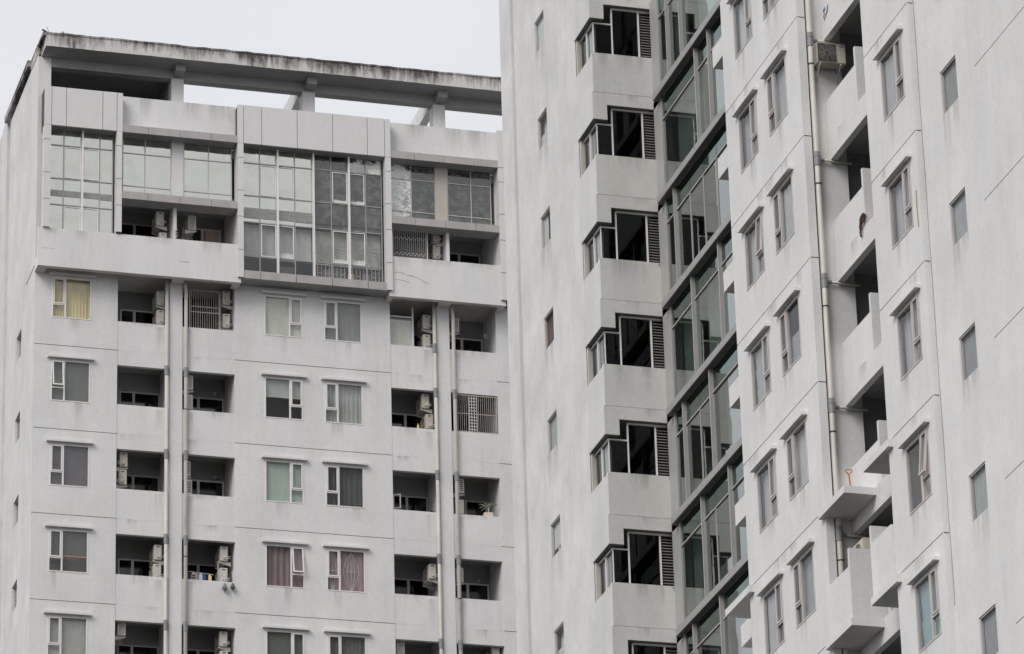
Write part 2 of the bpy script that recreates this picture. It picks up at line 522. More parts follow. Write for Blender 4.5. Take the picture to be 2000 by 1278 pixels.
    obj('room', shared(('room', w, h), lambda: room_shell(w, h, .8).mesh('room', M['room'])), o)
    return o

def room_shell(w, h, dep, y0=.062):
    b = MB()
    y1 = y0 + dep
    b.face([(0, y1, 0), (w, y1, 0), (w, y1, h), (0, y1, h)])
    b.face([(0, y0, 0), (0, y0, h), (0, y1, h), (0, y1, 0)][::-1])
    b.face([(w, y0, 0), (w, y1, 0), (w, y1, h), (w, y0, h)][::-1])
    b.face([(0, y0, 0), (0, y1, 0), (w, y1, 0), (w, y0, 0)][::-1])
    b.face([(0, y0, h), (w, y0, h), (w, y1, h), (0, y1, h)][::-1])
    return b

def small_window(parent, pl, rz, w, h, look):
    o = obj('window', shared(('sf', w, h), lambda: MB().box(0, .035, .02, .085, 0, h).box(w - .035, w, .02, .085, 0, h).box(.035, w - .035, .02, .085, 0, .035).box(.035, w - .035, .02, .085, h - .035, h).mesh('window', M['frame_tan'])), parent, pl, rz)
    obj('pane', shared(('sp', w, h), lambda: MB().box(.035, w - .035, .05, .056, .035, h - .035).mesh('pane', M['g_small'])), o)
    obj('room', shared(('room', w, h), lambda: room_shell(w, h, .7).mesh('room', M['room'])), o)
    if look in CL:
        obj('blind', shared(('sb', w, h, look), lambda: flat(w - .02, h, .10, .01).mesh('blind', CL[look])), o)
    elif look == 'half':
        obj('blind', shared(('sb', w, h, look), lambda: flat(w - .02, h * .45, .10, .01).mesh('blind', CL['white'])), o)
    elif look == 'swag':
        obj('curtain', shared(('sb', w, h, look), lambda: pleats(w * .35, h, .03, 3, .12).mesh('curtain', CL['white'], True)), o)
        obj('blind', shared(('sb2', w, h, look), lambda: flat(w - .02, h, .4, .01).mesh('blind', CL['drab'])), o)
    elif look == 'stuff':
        obj('blind', shared(('sb', w, h, look), lambda: flat(w - .02, h * .74, .10, .01, h * .26).mesh('blind', CL['white'])), o)
        obj('jumble', shared(('sb2', w, h, look), lambda: MB().box(.1, .3, .1, .25, .03, .16).box(.34, .5, .1, .22, .03, .22).box(.55, .8, .1, .25, .03, .12).mesh('jumble', CL['pale'])), o)
    return o

# ================================================================== WEST TOWER (the one with the roof frame)
YS = 135.93                       # its street front
GL = [61.565 - 3 * k for k in range(5)]     # shadow grooves / floor levels
LX, LY = 23.42, YS
left = thing('apartment_tower', 'grey-white apartment tower topped by an open stained concrete roof frame', 'apartment building', (LX, LY, GROUND))
def L(x, y, z):
    return (x - LX, y - LY, z - GROUND)
def lbox(name, x0, x1, y0, y1, z0, z1, mat, parent=None):
    return obj(name, MB().box(x0, x1, y0, y1, z0, z1), parent or left, L(0, 0, 0), mats=mat)

WZ0, ZB = 2.00, GROUND
cols = {'A': (23.42, 26.23), 'M': (30.24, 35.65), 'F': (39.40, 46.0)}
winx = {'A': [(24.0, 'L')], 'M': [(31.26, 'R'), (33.33, 'L')], 'F': []}
styles = {'A': ['yellow', 'greyblind', 'purple', 'orange', 'pale'],
          'M0': ['cream', 'halfblind', 'green', 'mauve', 'greyblind'],
          'M1': ['lace', 'drape', 'drapedark', 'pinkgrille', 'greydrape']}
opened = {('A', 1): .15, ('M0', 3): .15}
W_ = 1.325
for cn, (x0, x1) in cols.items():
    holes = []
    for k, gl in enumerate(GL):
        for wx, sd_ in winx[cn]:
            holes.append((wx, wx + W_, gl - WZ0, gl - WZ0 + WH, .10, False, 0))
        if k:
            holes.append((x0, x1, gl - .012, gl + .012, .02, True, 1))
    for z in range(1, 16):
        holes.append((x0, x1, GL[-1] - 3 * z - .012, GL[-1] - 3 * z + .012, .02, True, 1))
    b = MB().wall(x0, x1, ZB, 61.5, holes)
    b.face([(x0, 0, ZB), (x0, 0, 61.5), (x0, 1.6, 61.5), (x0, 1.6, ZB)])
    b.face([(x1, 0, ZB), (x1, 1.6, ZB), (x1, 1.6, 61.5), (x1, 0, 61.5)])
    if cn == 'A':      # its west cheek is the side wall below
        b.f.pop(-2); b.mi.pop(-2)
    obj('facade_wall', b, left, L(0, YS, 0), mats=[M['wall'], M['groove']])
    for i, (wx, sd_) in enumerate(winx[cn]):
        key = cn if cn == 'A' else cn + str(i)
        for k, gl in enumerate(GL):
            window(left, L(wx, YS, gl - WZ0), 0, W_, WH, sd_, styles[key][k], opened.get((key, k), 0))
# ornamental ironwork behind one pair of panes
b = MB()
for cx in (.22, .86):
    for sgn in (-1, 1):
        for s0 in (.12, .26):
            pts = [(cx + sgn * (s0 * (1 - abs(t) ** 1.5) + .01), .085, .74 + t * .68) for t in [i / 8 - 1 for i in range(17)]]
            b.tube(pts, .009, 5)
    b.tube([(cx, .085, .05), (cx, .085, 1.42)], .008, 5)
    b.tube([(cx - .2, .085, .74), (cx + .2, .085, .74)], .008, 5)
    b.tube([(cx, .07, .74), (cx, .09, .74)], .035, 8)
o = obj('window_grille', b, None, (33.33, YS, GL[3] - WZ0), mats=M['grille_white'])
tag(o, 'white scrollwork grille behind the window with a pink curtain', 'window grille')

# balcony columns
balc = {'B': (26.23, 28.01), 'C': (28.44, 30.24), 'D': (35.65, 37.30), 'E': (37.74, 39.40)}
YBK = 137.5
for (x0, x1) in ((28.01, 28.44), (37.30, 37.74)):
    lbox('pier', x0, x1, YS - .005, YBK, ZB, 61.418, M['wall'])
doorx = {'B': (26.62, 27.11, 28.0), 'C': (28.75, 29.33, 30.2), 'D': (35.95, 36.55, 37.28), 'E': (38.05, 38.62, 39.36)}
def slide_frame(a, mdl, b_, z0, z1, y):
    t = .05
    f = MB()
    f.box(a, a + t, y - .05, y, z0, z1).box(b_ - t, b_, y - .05, y, z0, z1).box(a + t, b_ - t, y - .05, y, z1 - t, z1)
    f.box(mdl - t, mdl + t * .8, y - .055, y, z0, z1 - t)
    return f
for bn, (x0, x1) in balc.items():
    # the shaft: back wall with door holes
    holes = [(doorx[bn][0], doorx[bn][2], gl - 2.9, gl - .8, .08, False, 0) for gl in GL]
    b = MB().wall(x0, x1, ZB, 61.418, holes)
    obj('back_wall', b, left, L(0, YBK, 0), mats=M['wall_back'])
    for k, gl in enumerate(GL):
        # spandrel: lower beam and the slightly prouder parapet above the crease; the floor slab behind
        p = MB()
        top = gl - 1.94           # parapet top of this storey (its floor is gl-3)
        p.box(x0, x1, YS + .012, YS + .16, top - 1.06, top)
        bo = obj('balcony', p, left, L(0, 0, 0), mats=M['wall'])
        obj('beam', MB().box(x0, x1, YS + .0145, YS + .17, gl - 3 - .53, top - 1.06), bo, mats=M['wall'])
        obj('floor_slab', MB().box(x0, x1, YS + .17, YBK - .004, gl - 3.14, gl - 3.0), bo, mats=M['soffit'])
        a, md, c2 = doorx[bn]
        fr = obj('balcony_door', slide_frame(a, md, c2, gl - 2.9, gl - .8, YBK + .05), left, L(0, 0, 0), mats=M['frame_tan'] if (k + ord(bn)) % 3 else M['frame'])
        for (q0, q1) in ((a + .05, md - .05), (md + .04, c2 - .05)):
            obj('pane', MB().box(q0, q1, YBK + .02, YBK + .026, gl - 2.9, gl - .85), fr, (0, 0, 0), mats=M['g_dark'])
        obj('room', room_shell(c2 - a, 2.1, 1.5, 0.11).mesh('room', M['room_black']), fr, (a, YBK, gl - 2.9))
        if (k + ord(bn)) % 2:
            obj('curtain', pleats((c2 - md) * .55, 2.05, .03, 4, .2).mesh('curtain', CL['drapedark' if k % 2 else 'lace'], True), fr, (md + .05, YBK, gl - 2.9))
# back-of-tower mass
lbox('core', 23.6, 46, YBK + 2.2, 152, ZB, 66.0, M['wall'])

# west side wall with its small windows
holes = []
for k in range(4):
    z1 = 60.165 - 3.0 * k
    holes.append((-139.42, -138.45, z1 - .95, z1, .14, False, 0))
b = MB().wall(-141.5, -YS, ZB, 69.35, holes)
b.wall(-142.0, -141.5, ZB, 69.35, [], y=.25)
b.face([(-141.5, 0, ZB), (-141.5, 0, 69.35), (-141.5, .25, 69.35), (-141.5, .25, ZB)])
b.face([(-142.0, -.02, ZB), (-142.0, .25, ZB), (-142.0, .25, 69.75), (-142.0, -.02, 69.75)])
b.wall(-143.0, -142.0, ZB, 69.75, [], y=-.02)
b.wall(-150.0, -143.0, ZB, 69.75, [], y=.03)
obj('side_wall', b, left, L(23.42, 0, 0), WEST, mats=M['wall_old'])
for k in range(4):
    small_window(left, L(23.46, 139.42, 60.165 - 3.0 * k - .95), WEST, .97, .95, ['white', 'pale', 'white', 'mist'][k])

# ------------------------------------------------------------------ penthouse storeys
YM, YP = 135.25, 135.33
def band(x0, x1, z1, cheeks):
    b = MB()
    b.box(x0, x1, YP, YP + .2, 61.15, z1)
    b.box(x0, x1, YP + .2, YBK + .1, 61.42, 61.56)
    for a, c in cheeks:
        b.box(a, c, YP + .2, YS - .004, 61.15, 61.42)
    return b
obj('parapet_band', band(23.40, 30.33, 62.55, ((23.40, 23.72), (28.03, 28.43), (30.08, 30.33))), left, L(0, 0, 0), mats=M['wall'])
obj('parapet_band', band(35.50, 39.62, 62.64, ((35.50, 35.66), (37.30, 37.74), (39.38, 39.62))), left, L(0, 0, 0), mats=M['wall'])
# weather marks on the bands: plaster cracks and a mended edge
def crack(pts, w, y):
    b = MB()
    for i in range(len(pts) - 1):
        (xa, za), (xb, zb) = pts[i], pts[i + 1]
        b.face([(xa, y, za - w * (.4 + .6 * ((i * 7) % 3) / 2)), (xb, y, zb - w * (.4 + .6 * ((i * 5 + 1) % 3) / 2)), (xb, y, zb), (xa, y, za)])
    return b
obj('crack', crack([(35.64, 62.0), (35.75, 62.06), (35.9, 62.07), (36.02, 62.04), (36.12, 61.97), (36.22, 61.99), (36.36, 61.97), (36.5, 61.9), (36.66, 61.84), (36.8, 61.76), (36.9, 61.74)], .045, YP - .004), left, L(0, 0, 0), mats=M['joint'])
obj('crack', crack([(35.64, 61.77), (35.8, 61.79), (36.0, 61.765), (36.2, 61.73)], .035, YP - .004), left, L(0, 0, 0), mats=M['joint'])
obj('crack', crack([(28.18, 61.76), (28.25, 61.745), (28.36, 61.735), (28.56, 61.76)], .02, YP - .004), left, L(0, 0, 0), mats=M['crack'])
obj('crack', crack([(23.52, 61.80), (23.7, 61.805), (23.98, 61.785)], .012, YP - .004), left, L(0, 0, 0), mats=M['crack'])

def panel_row(x0, joints, x1, z0, z1, y, mat, dep=.08, gap=.018, par=None):
    xs = [x0, *joints, x1]
    for i in range(len(xs) - 1):
        a, b_ = xs[i] + (gap / 2 if i else 0), xs[i + 1] - (gap / 2 if i < len(xs) - 2 else 0)
        dy = random.uniform(-.004, .004)
        obj('panel', MB().box(a, b_, y + dy, y + dep, z0, z1), par or left, L(0, 0, 0), mats=mat)
def panel_col(x0, x1, zs, y, mat, dep=.35, gap=.022, par=None):
    for i in range(len(zs) - 1):
        obj('panel', MB().box(x0, x1, y, y + dep, zs[i] + gap / 2, zs[i + 1] - gap / 2), par or left, L(0, 0, 0), mats=mat)
def header(x0, joints, x1, z0, z1):
    h_ = lbox('header_beam', x0 + .01, x1 - .01, YM + .075, 135.9, z0 + .01, z1 - .01, M['clad_joint'])
    panel_row(x0, joints, x1, z0, z1, YM, M['clad'])
    lbox('soffit_sheet', x0 + .02, x1 - .02, YM + .085, 135.95, z0 - .004, z0 + .008, M['soffit'])
ZJ = [62.35, 63.58, 64.56, 65.79, 66.34]
# corner glass bay
header(23.54, [23.78, 24.28, 25.53, 26.02], 26.22, 66.34, 67.78)
panel_col(23.54, 23.77, [62.545, *ZJ[1:]], YM, M['clad'])
panel_col(26.02, 26.21, [62.585, *ZJ[1:]], YM, M['clad'])
# central glass bay
header(30.21, [30.42, 31.05, 32.30, 33.55, 34.78, 35.39], 35.60, 66.34, 67.78)
panel_col(30.21, 30.41, [61.32, *ZJ], YM, M['clad'])
panel_col(35.40, 35.60, [61.32, *ZJ], YM, M['clad'])
for xa in (23.545, 26.025, 30.215, 35.405):
    lbox('column_core', xa + .01, xa + .175, YM + .03, YM + .34, 62.56 if xa < 30 else 61.33, 66.3, M['clad_joint'])
panel_row(30.41, [31.0, 32.24, 33.49, 34.74], 35.40, 61.32, 61.61, YM + .03, M['clad_dark'])
lbox('sill_core', 30.3, 35.5, YM + .10, 136.4, 61.325, 61.60, M['soffit'])
# strip against the other tower
panel_col(39.44, 39.95, [61.32, *ZJ, 67.78], YM, M['clad'])
lbox('column_core', 39.45, 39.94, YM + .03, 135.9, 61.33, 67.7, M['clad_joint'])

# recessed bays between: parapets, ledges and reflective glazing
def bay(x0, x1, lj, glx, pier, pmat, film):
    lbox('roof_parapet', x0, x1, 135.6, 135.78, 66.4, 67.84, M['wall'])
    for z0, z1 in ((66.34, 66.61), (63.86, 64.13)):
        panel_row(x0, lj, x1, z0, z1, 135.27, M['clad_dark'], dep=.06, gap=.012)
        lbox('ledge', x0, x1, 135.335, 135.90, z0 + .003, z1 - .004, M['soffit'])
    px0, px1 = pier
    lbox('pier', px0, px1, 135.70, 136.0, 64.12, 66.35, pmat)
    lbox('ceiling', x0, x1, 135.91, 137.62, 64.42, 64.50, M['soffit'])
    g0 = obj('glazing', MB().box(x0, x1, 135.80, 135.84, 64.1, 64.16), left, L(0, 0, 0), mats=M['mullion'])
    for grp, fm in zip(glx, film):
        f = MB()
        for x in grp:
            f.box(x - .014, x + .014, 135.745, 135.80, 64.1, 66.345)
        for z in (64.57, 65.79):
            for i in range(len(grp) - 1):
                f.box(grp[i] + .014, grp[i + 1] - .014, 135.75, 135.80, z - .014, z + .014)
        obj('mullion', f, g0, (0, 0, 0), mats=M['frame_tan'])
        for i in range(len(grp) - 1):
            zz = [64.13, 64.57, 65.79, 66.35]
            for j in range(3):
                tilt = random.uniform(-.004, .004)
                p = obj('pane', MB().box(grp[i] + .014, grp[i + 1] - .014, 135.775, 135.781, zz[j] + .014, zz[j + 1] - .014), g0, (0, tilt, 0), mats=M[fm[i]])
    obj('room', room_shell(x1 - x0, 1.8, 1.2, 0.04).mesh('room', M['room']), g0, (x0, 135.83, 64.52))
bay(26.22, 30.21, [27.11, 28.21, 29.3], [(26.33, 27.1, 28.0), (28.44, 29.30, 30.10)], (28.01, 28.42), M['clad'], [('g_film', 'g_film'), ('g_film', 'g_film')])
bay(35.60, 39.46, [36.45, 37.52, 38.59], [(35.66, 36.44, 37.29), (37.75, 38.58, 39.29)], (37.29, 37.72), M['tan_pier'], [('g_flake_reflection', 'g_film2'), ('g_film2', 'g_film2')])
# open terraces below those ledges
for (x0, x1, fin, dr) in ((26.22, 30.25, (28.06, 28.17), (26.55, 27.1, 27.95)), (35.60, 39.46, (37.62, 37.73), (37.95, 38.6, 39.35))):
    b = MB().wall(x0, x1, 61.5, 64.5, [(dr[0], dr[2], 61.6, 63.98, .08, False, 0)])
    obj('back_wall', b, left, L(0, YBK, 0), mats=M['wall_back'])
    fr = obj('balcony_door', slide_frame(*dr, 61.6, 63.98, YBK + .05), left, L(0, 0, 0), mats=M['frame_tan'])
    for q0, q1 in ((dr[0] + .05, dr[1] - .05), (dr[1] + .04, dr[2] - .05)):
        obj('pane', MB().box(q0, q1, YBK + .02, YBK + .026, 61.6, 63.93), fr, (0, 0, 0), mats=M['g_dark'])
    obj('room', room_shell(dr[2] - dr[0], 2.38, 1.5, .11).mesh('room', M['room_black']), fr, (dr[0], YBK, 61.6))
    obj('dividing_wall', MB().box(*fin, 135.62, 135.902, 61.56, 63.855).box(*fin, 135.902, YBK, 61.56, 64.41), left, L(0, 0, 0), mats=M['wall'])
    lbox('side_cheek', x1 - .03, x1 + .06, 135.62, YBK, 61.56, 66.36, M['wall'])
    lbox('side_cheek', x0 - .06, x0 + .0, 135.62, YBK, 61.56, 66.36, M['wall'])
# a tan screen and a second door in the second terrace
fr = obj('balcony_door', slide_frame(28.75, 29.45, 30.1, 61.6, 64.0, YBK - .01), left, L(0, 0, 0), mats=M['frame'])
obj('blind', MB().box(29.55, 30.05, YBK - .03, YBK - .012, 61.6, 63.95), fr, (0, 0, 0), mats=CL['peach'])
obj('pane', MB().box(28.8, 29.4, YBK - .03, YBK - .012, 61.6, 63.95), fr, (0, 0, 0), mats=M['black'])

# curtain glazing of the two bays
def curtain(x, zs, majors, film, sashes, yg=135.65, room=True):
    g0 = obj('glazing', MB().box(x[0] - .02, x[-1] + .02, yg + .04, yg + .06, zs[0], zs[0] + .03), left, L(0, 0, 0), mats=M['mullion'])
    f = MB()
    fm = MB()
    for i, xx in enumerate(x):
        if i in majors:
            fm.box(xx - .028, xx + .028, yg - .16, yg + .02, zs[0], zs[-1])
        else:
            f.box(xx - .016, xx + .016, yg - .03, yg + .02, zs[0], zs[-1])
    for z in zs[1:-1]:
        for i in range(len(x) - 1):
            f.box(x[i] + .028, x[i + 1] - .028, yg - .025, yg + .018, z - .017, z + .017)
    obj('mullion', f, g0, (0, 0, 0), mats=M['mullion'])
    obj('mullion', fm, g0, (0, 0, 0), mats=M['frame'])
    for i in range(len(x) - 1):
        for j in range(len(zs) - 1):
            a, c, z0, z1 = x[i] + .016, x[i + 1] - .016, zs[j] + .016, zs[j + 1] - .016
            p = obj('pane', MB().box(-(c - a) / 2, (c - a) / 2, 0, .006, -(z1 - z0) / 2, (z1 - z0) / 2), g0, ((a + c) / 2, yg, (z0 + z1) / 2), mats=M[film(i, j)])
            p.rotation_euler = (random.uniform(-.004, .004), 0, random.uniform(-.004, .004))
            if (i, j) in sashes:
                w, h = c - a - .05, z1 - z0 - .05
                s_ = MB().box(0, .03, -.02, .0, 0, h).box(w - .03, w, -.02, 0, 0, h).box(.03, w - .03, -.02, 0, 0, .03).box(.03, w - .03, -.02, 0, h - .03, h)
                obj('sash', s_, g0, (a + .025, yg - .004, z0 + .025), mats=M['frame'])
    if room:
        obj('room', room_shell(x[-1] - x[0], zs[-1] - zs[0], 1.3, .08).mesh('room', M['room']), g0, (x[0], yg, zs[0]))
    return g0
k = 135.65 / 135.8
curtain([v * k for v in (23.78, 24.31, 24.935, 25.545, 25.99)], [62.5, 63.57, 64.54, 65.78, 66.345], (2,), lambda i, j: 'g_film', {(1, 2), (2, 2), (1, 0), (2, 0)})
def film2(i, j):
    if j == 0:
        return 'g_dark' if i in (0, 1, 3) else 'g_clear'
    if j == 1:
        return 'g_clear'
    return 'g_film' if i <= 3 else ('g_flake_reflection' if j == 4 and i >= 6 else 'g_film2')  # end panes of the top row carry a painted bright reflection
g2 = curtain([v * k for v in (30.42, 31.09, 31.70, 32.32, 32.96, 33.60, 34.21, 34.82, 35.38)], [61.60, 62.29, 63.57, 64.56, 65.79, 66.345], (2, 4, 6), film2, {(1, 3), (2, 3), (1, 1), (2, 1), (5, 3), (6, 3), (5, 1), (6, 1)})
# a darker band across both bays, put into thin strips before the panes
for gxs, z0_ in (((23.78, 24.31, 24.935, 25.545, 25.99), 63.88), ((30.42, 31.09, 31.70, 32.32, 32.96, 33.60, 34.21, 34.82, 35.38), 63.72)):
    for i in range(len(gxs) - 1):
        obj('band_strip', MB().box(gxs[i] * k + .018, gxs[i + 1] * k - .018, 135.634, 135.64, z0_ + .01 * (i % 3), 64.11), left, L(0, 0, 0), mats=M['g_band' if gxs[i] < 32.9 else 'g_film2'])
def flake(x0, x1, z0, h):
    b = MB()
    n_ = 16
    hs_ = [h * (.35 + .65 * abs(math.sin(i * 1.9 + x0 * 7)) * random.uniform(.5, 1)) for i in range(n_ + 1)]
    for i in range(n_):
        xa, xb = x0 + (x1 - x0) * i / n_, x0 + (x1 - x0) * (i + 1) / n_
        b.face([(xa, 135.632, z0), (xb, 135.632, z0), (xb, 135.632, z0 + hs_[i + 1]), (xa, 135.632, z0 + hs_[i])])
    obj('peeled_film', b, left, L(0, 0, 0), mats=CL['white'])
flake(33.66, 34.12, 64.59, .15)
flake(34.25, 34.73, 64.59, .17)
flake(33.66, 34.12, 62.35, .16)
flake(34.22, 34.75, 62.31, .26)
flake(31.74, 32.2, 62.36, .22)
# what stands behind the clearer lower panes: grey blinds, a beige screen, boxes behind the railing
obj('blind', pleats(2.48, 1.26, .012, 8, 0).mesh('blind', CL['mist'], True), g2, (30.42, 135.84, 62.31))
obj('blind', MB().box(32.93, 35.33, 135.84, 135.85, 62.30, 63.56), g2, (0, 0, 0), mats=cloth('screen', (.46, .455, .41), mottle=.25, scale=3))
for bx, bw, bh, bc in ((31.72, .55, .5, 'greyblind'), (32.98, .30, .62, 'brown'), (33.32, .26, .55, 'mauve'), (33.62, .5, .6, 'greyblind'), (34.18, .22, .45, 'yellow'), (34.44, .2, .6, 'brown'), (34.68, .3, .5, 'mauve'), (35.02, .28, .6, 'greyblind')):
    obj('stored_box', MB().box(bx, bx + bw, 135.86, 136.0, 61.62, 61.62 + bh), g2, (0, 0, 0), mats=CL[bc])
# rayed ironwork and railing behind the lower panes
b = MB()
for cx in (33.52 * k, 34.72 * k):
    for a in range(20):
        th = 2 * math.pi * a / 20
        b.tube([(cx + .06 * math.cos(th), 135.80, 62.95 + .06 * math.sin(th)), (cx + .56 * math.cos(th), 135.80, 62.95 + .60 * math.sin(th))], .008, 4, cap=False)
o = obj('window_grille', b, None, mats=M['grille_white'])
tag(o, 'grille of rays like two sunbursts inside the central penthouse glazing', 'window grille')
b = MB()
for i in range(18):
    x = 33.1 + i * .135
    b.box(x, x + .018, 135.80, 135.82, 61.62, 62.26)
    if i < 17:
        b.box(x + .018, x + .135, 135.802, 135.818, 61.98 - (i % 2) * .16, 61.995 - (i % 2) * .16)
o = obj('railing', b, None, mats=M['grille_white'])
tag(o, 'pale inner railing along the foot of the central penthouse glazing', 'railing')

# ------------------------------------------------------------------ roof frame
b = MB()
N = 90
x0, x1 = 23.52, 46.0
prev = None
for i in range(N + 1):               # a worn upper arris
    x = x0 + (x1 - x0) * i / N
    dz = random.uniform(-.018, .012)
    cur = (x, 69.74 + dz, 69.21 + random.uniform(-.008, .008))
    if prev:
        (xa, ta, ba), (xb, tb, bb) = prev, cur
        b.face([(xa, 135.07, ba), (xb, 135.07, bb), (xb, 135.07, tb - .07), (xa, 135.07, ta - .07)])
        b.face([(xa, 135.07, ta - .07), (xb, 135.07, tb - .07), (xb, 135.05, tb - .06), (xa, 135.05, ta - .06)])
        b.face([(xa, 135.05, ta - .06), (xb, 135.05, tb - .06), (xb, 135.05, tb), (xa, 135.05, ta)])
        b.face([(xa, 135.05, ta), (xb, 135.05, tb), (xb, 136.4, 69.74), (xa, 136.4, 69.74)])
        b.face([(xa, 136.4, 69.21), (xb, 136.4, 69.21), (xb, 135.07, bb), (xa, 135.07, ba)], 1)
    prev = cur
b.face([(x0, 135.07, 69.21), (x0, 135.07, 69.72), (x0, 136.4, 69.72), (x0, 136.4, 69.21)])
b.face([(x0, 136.4, 69.21), (x0, 136.4, 69.74), (x1, 136.4, 69.74), (x1, 136.4, 69.21)])
obj('roof_frame', b, left, L(0, 0, 0), mats=[M['concrete'], M['soffit']])
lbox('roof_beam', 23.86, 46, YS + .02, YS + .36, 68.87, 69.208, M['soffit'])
lbox('corner_post', 23.42, 23.86, YS, 137.2, 61.5, 69.208, M['wall'])
for x in (28.04, 32.67, 37.34, 42.0):
    lbox('roof_post', x, x + .43, YS, YS + .5, 66.62, 68.868, M['wall'])
    lbox('corbel', x + .06, x + .40, 135.45, YS - .003, 68.96, 69.207, M['soffit'])
    if x > 30:
        lbox('roof_rib', x - .06, x + .22, YS + .52, 150, 68.86, 69.5, M['wall'])
# roof room behind the first opening
b = MB()
b.box(23.86, 28.1, 140.2, 140.4, 66, 69.5).box(23.6, 28.3, 136.42, 141.4, 69.25, 69.55)
b.box(28.06, 28.3, 136.45, 140.2, 66, 69.24)
obj('roof_room', b, left, L(0, 0, 0), mats=M['soffit'])
lbox('roof_slab', 23.9, 46, 135.85, 152, 66.0, 66.3, M['soffit'])
# coping along the side wall
b = MB()
b.box(23.41, 23.55, 135.1, 136.05, 69.63, 69.745)
b.box(23.40, 23.70, 136.05, 137.35, 69.35, 69.74)
b.box(23.28, 23.7, 137.35, 142.0, 69.52, 69.74)
obj('coping', b, left, L(0, 0, 0), mats=M['concrete'])

gr_view = []
# ================================================================== EAST TOWER
RX, RY = 32.18, 95.0
right = thing('apartment_tower', 'pale taller apartment tower with black corner bays and a greenish glass strip', 'apartment building', (RX, RY, GROUND))
def Q(x, y, z):
    return (x - RX, y - RY, z - GROUND)
def rbox(name, x0, x1, y0, y1, z0, z1, mat, parent=None):
    return obj(name, MB().box(x0, x1, y0, y1, z0, z1), parent or right, Q(0, 0, 0), mats=mat)
GR = [43.565 - 3 * j for j in range(-7, 6)]       # floor grooves, top to bottom
ZT = 68.0
XA, XB, XW = 32.18, 32.31, 32.46
gr_view = [gl for gl in GR if 30 < gl < 60]
W2 = 1.30
def wins_on(wall_y0, wins, seq):
    pass
# block one (paired windows), block two (single windows): x = XA; plain wall x = XB
r_open = {(2, 44.6): 0, }
def block(y0, y1, wins, xface, name='facade_wall'):
    holes = []
    for gl in GR:
        for yc, sd_ in wins:
            if inview([(xface, yc, gl - .5), (xface, yc, gl - 2)]):
                holes.append((-(yc + W2 / 2), -(yc - W2 / 2), gl - 2.0, gl - .54, .10, False, 0))
        holes.append((-y1, -y0, gl - .012, gl + .012, .018, True, 1))
    for z in range(1, 11):
        holes.append((-y1, -y0, GR[-1] - 3 * z - .012, GR[-1] - 3 * z + .012, .018, True, 1))
    b = MB().wall(-y1, -y0, ZB, ZT, holes)
    return b
WINS1 = [(89.33, 'R'), (87.25, 'L')]
WINS2 = [(80.12, 'R')]
b = block(85.70, 90.88, WINS1, XA)
# the returns carry the groove round the corner
def ret(b, y, dx, glist):
    """south-facing return at depth dx behind the wall face; in the west frame x=-y"""
    zs = [ZB]
    for gl in sorted(glist):
        zs += [gl - .012, gl + .012]
    zs.append(ZT)
    for i in range(len(zs) - 1):
        g_ = i % 2 == 1
        xx = -y - (.018 if g_ else 0)
        b.face([(xx, 0 if not g_ else .018, zs[i]), (xx, dx, zs[i]), (xx, dx, zs[i + 1]), (xx, 0 if not g_ else .018, zs[i + 1])], 1 if g_ else 0)
ret(b, 85.70, .19, GR)
b.face([(-90.88, 0, ZB), (-90.88, 0, ZT), (-90.88, 4.5, ZT), (-90.88, 4.5, ZB)])
b.face([(-85.70, .19, ZB), (-86.0, .19, ZB), (-86.0, .19, ZT), (-85.70, .19, ZT)])
obj('facade_wall', b, right, Q(XA, 0, 0), WEST, mats=[M['wall_r'], M['groove']])
b = block(79.04, 81.73, WINS2, XA)
ret(b, 79.04, .14, GR)
b.face([(-81.73, 0, ZB), (-81.73, 0, ZT), (-81.73, 2.6, ZT), (-81.73, 2.6, ZB)])
obj('facade_wall', b, right, Q(XA, 0, 0), WEST, mats=[M['wall_r'], M['groove']])
RST = {0: ['bluegrey', 'bluegrey2', 'bluegrey', 'drab'], 1: ['bluegrey2', 'bluegrey', 'bluegrey', 'bluegrey2']}
cnt = 0
for gi, gl in enumerate(GR):
    for wi, (yc, sd_) in enumerate(WINS1 + WINS2):
        if not inview([(XA, yc, gl - .5), (XA, yc, gl - 2)]):
            continue
        jj = gi - 7
        st = ['bluegrey', 'mist', 'gap', 'drab', 'bluegrey2', 'halfmist', 'bluegrey'][(gi * 3 + wi * 2) % 7] if wi < 2 else ['bluegrey2', 'gap', 'bluegrey'][gi % 3]
        op = 0
        if wi == 2 and jj == 3:
            st, op = 'peach', .11
        if wi == 2 and jj == 4:
            st = 'teal'
        if wi == 2 and jj == 2:
            st = 'bluegrey'
        if wi == 0 and jj == 0:
            op = .05
        window(right, Q(XA, yc + W2 / 2, gl - 2.0), WEST, W2, WH, sd_, st, op, wallmat='wall_r', pane='g_haze', frame='frame_tan', c=.40 if wi == 2 else .45)
# plain wall with small square windows
holes = []
YR3 = (76.92, 77.82)
r3 = []
for gl in GR:
    if inview([(XB, 77.8, gl - 2.26), (XB, 76.9, gl - 3.26)]):
        holes.append((-YR3[1], -YR3[0], gl - 3.25, gl - 2.25, .10, False, 0))
        r3.append(gl)
    holes.append((-75.98, -60.0, gl - .010, gl + .010, .012, True, 1))
b = MB().wall(-79.05, -60.0, ZB, ZT, holes)
obj('facade_wall', b, right, Q(XB, 0, 0), WEST, mats=[M['wall_r'], M['groove']])
for i, gl in enumerate(r3):
    small_window(right, Q(XB, YR3[1], gl - 3.25), WEST, .90, 1.0, ['bluegrey2', 'bluegrey', 'bluegrey2', 'bluegrey', 'bluegrey2'][i % 5])
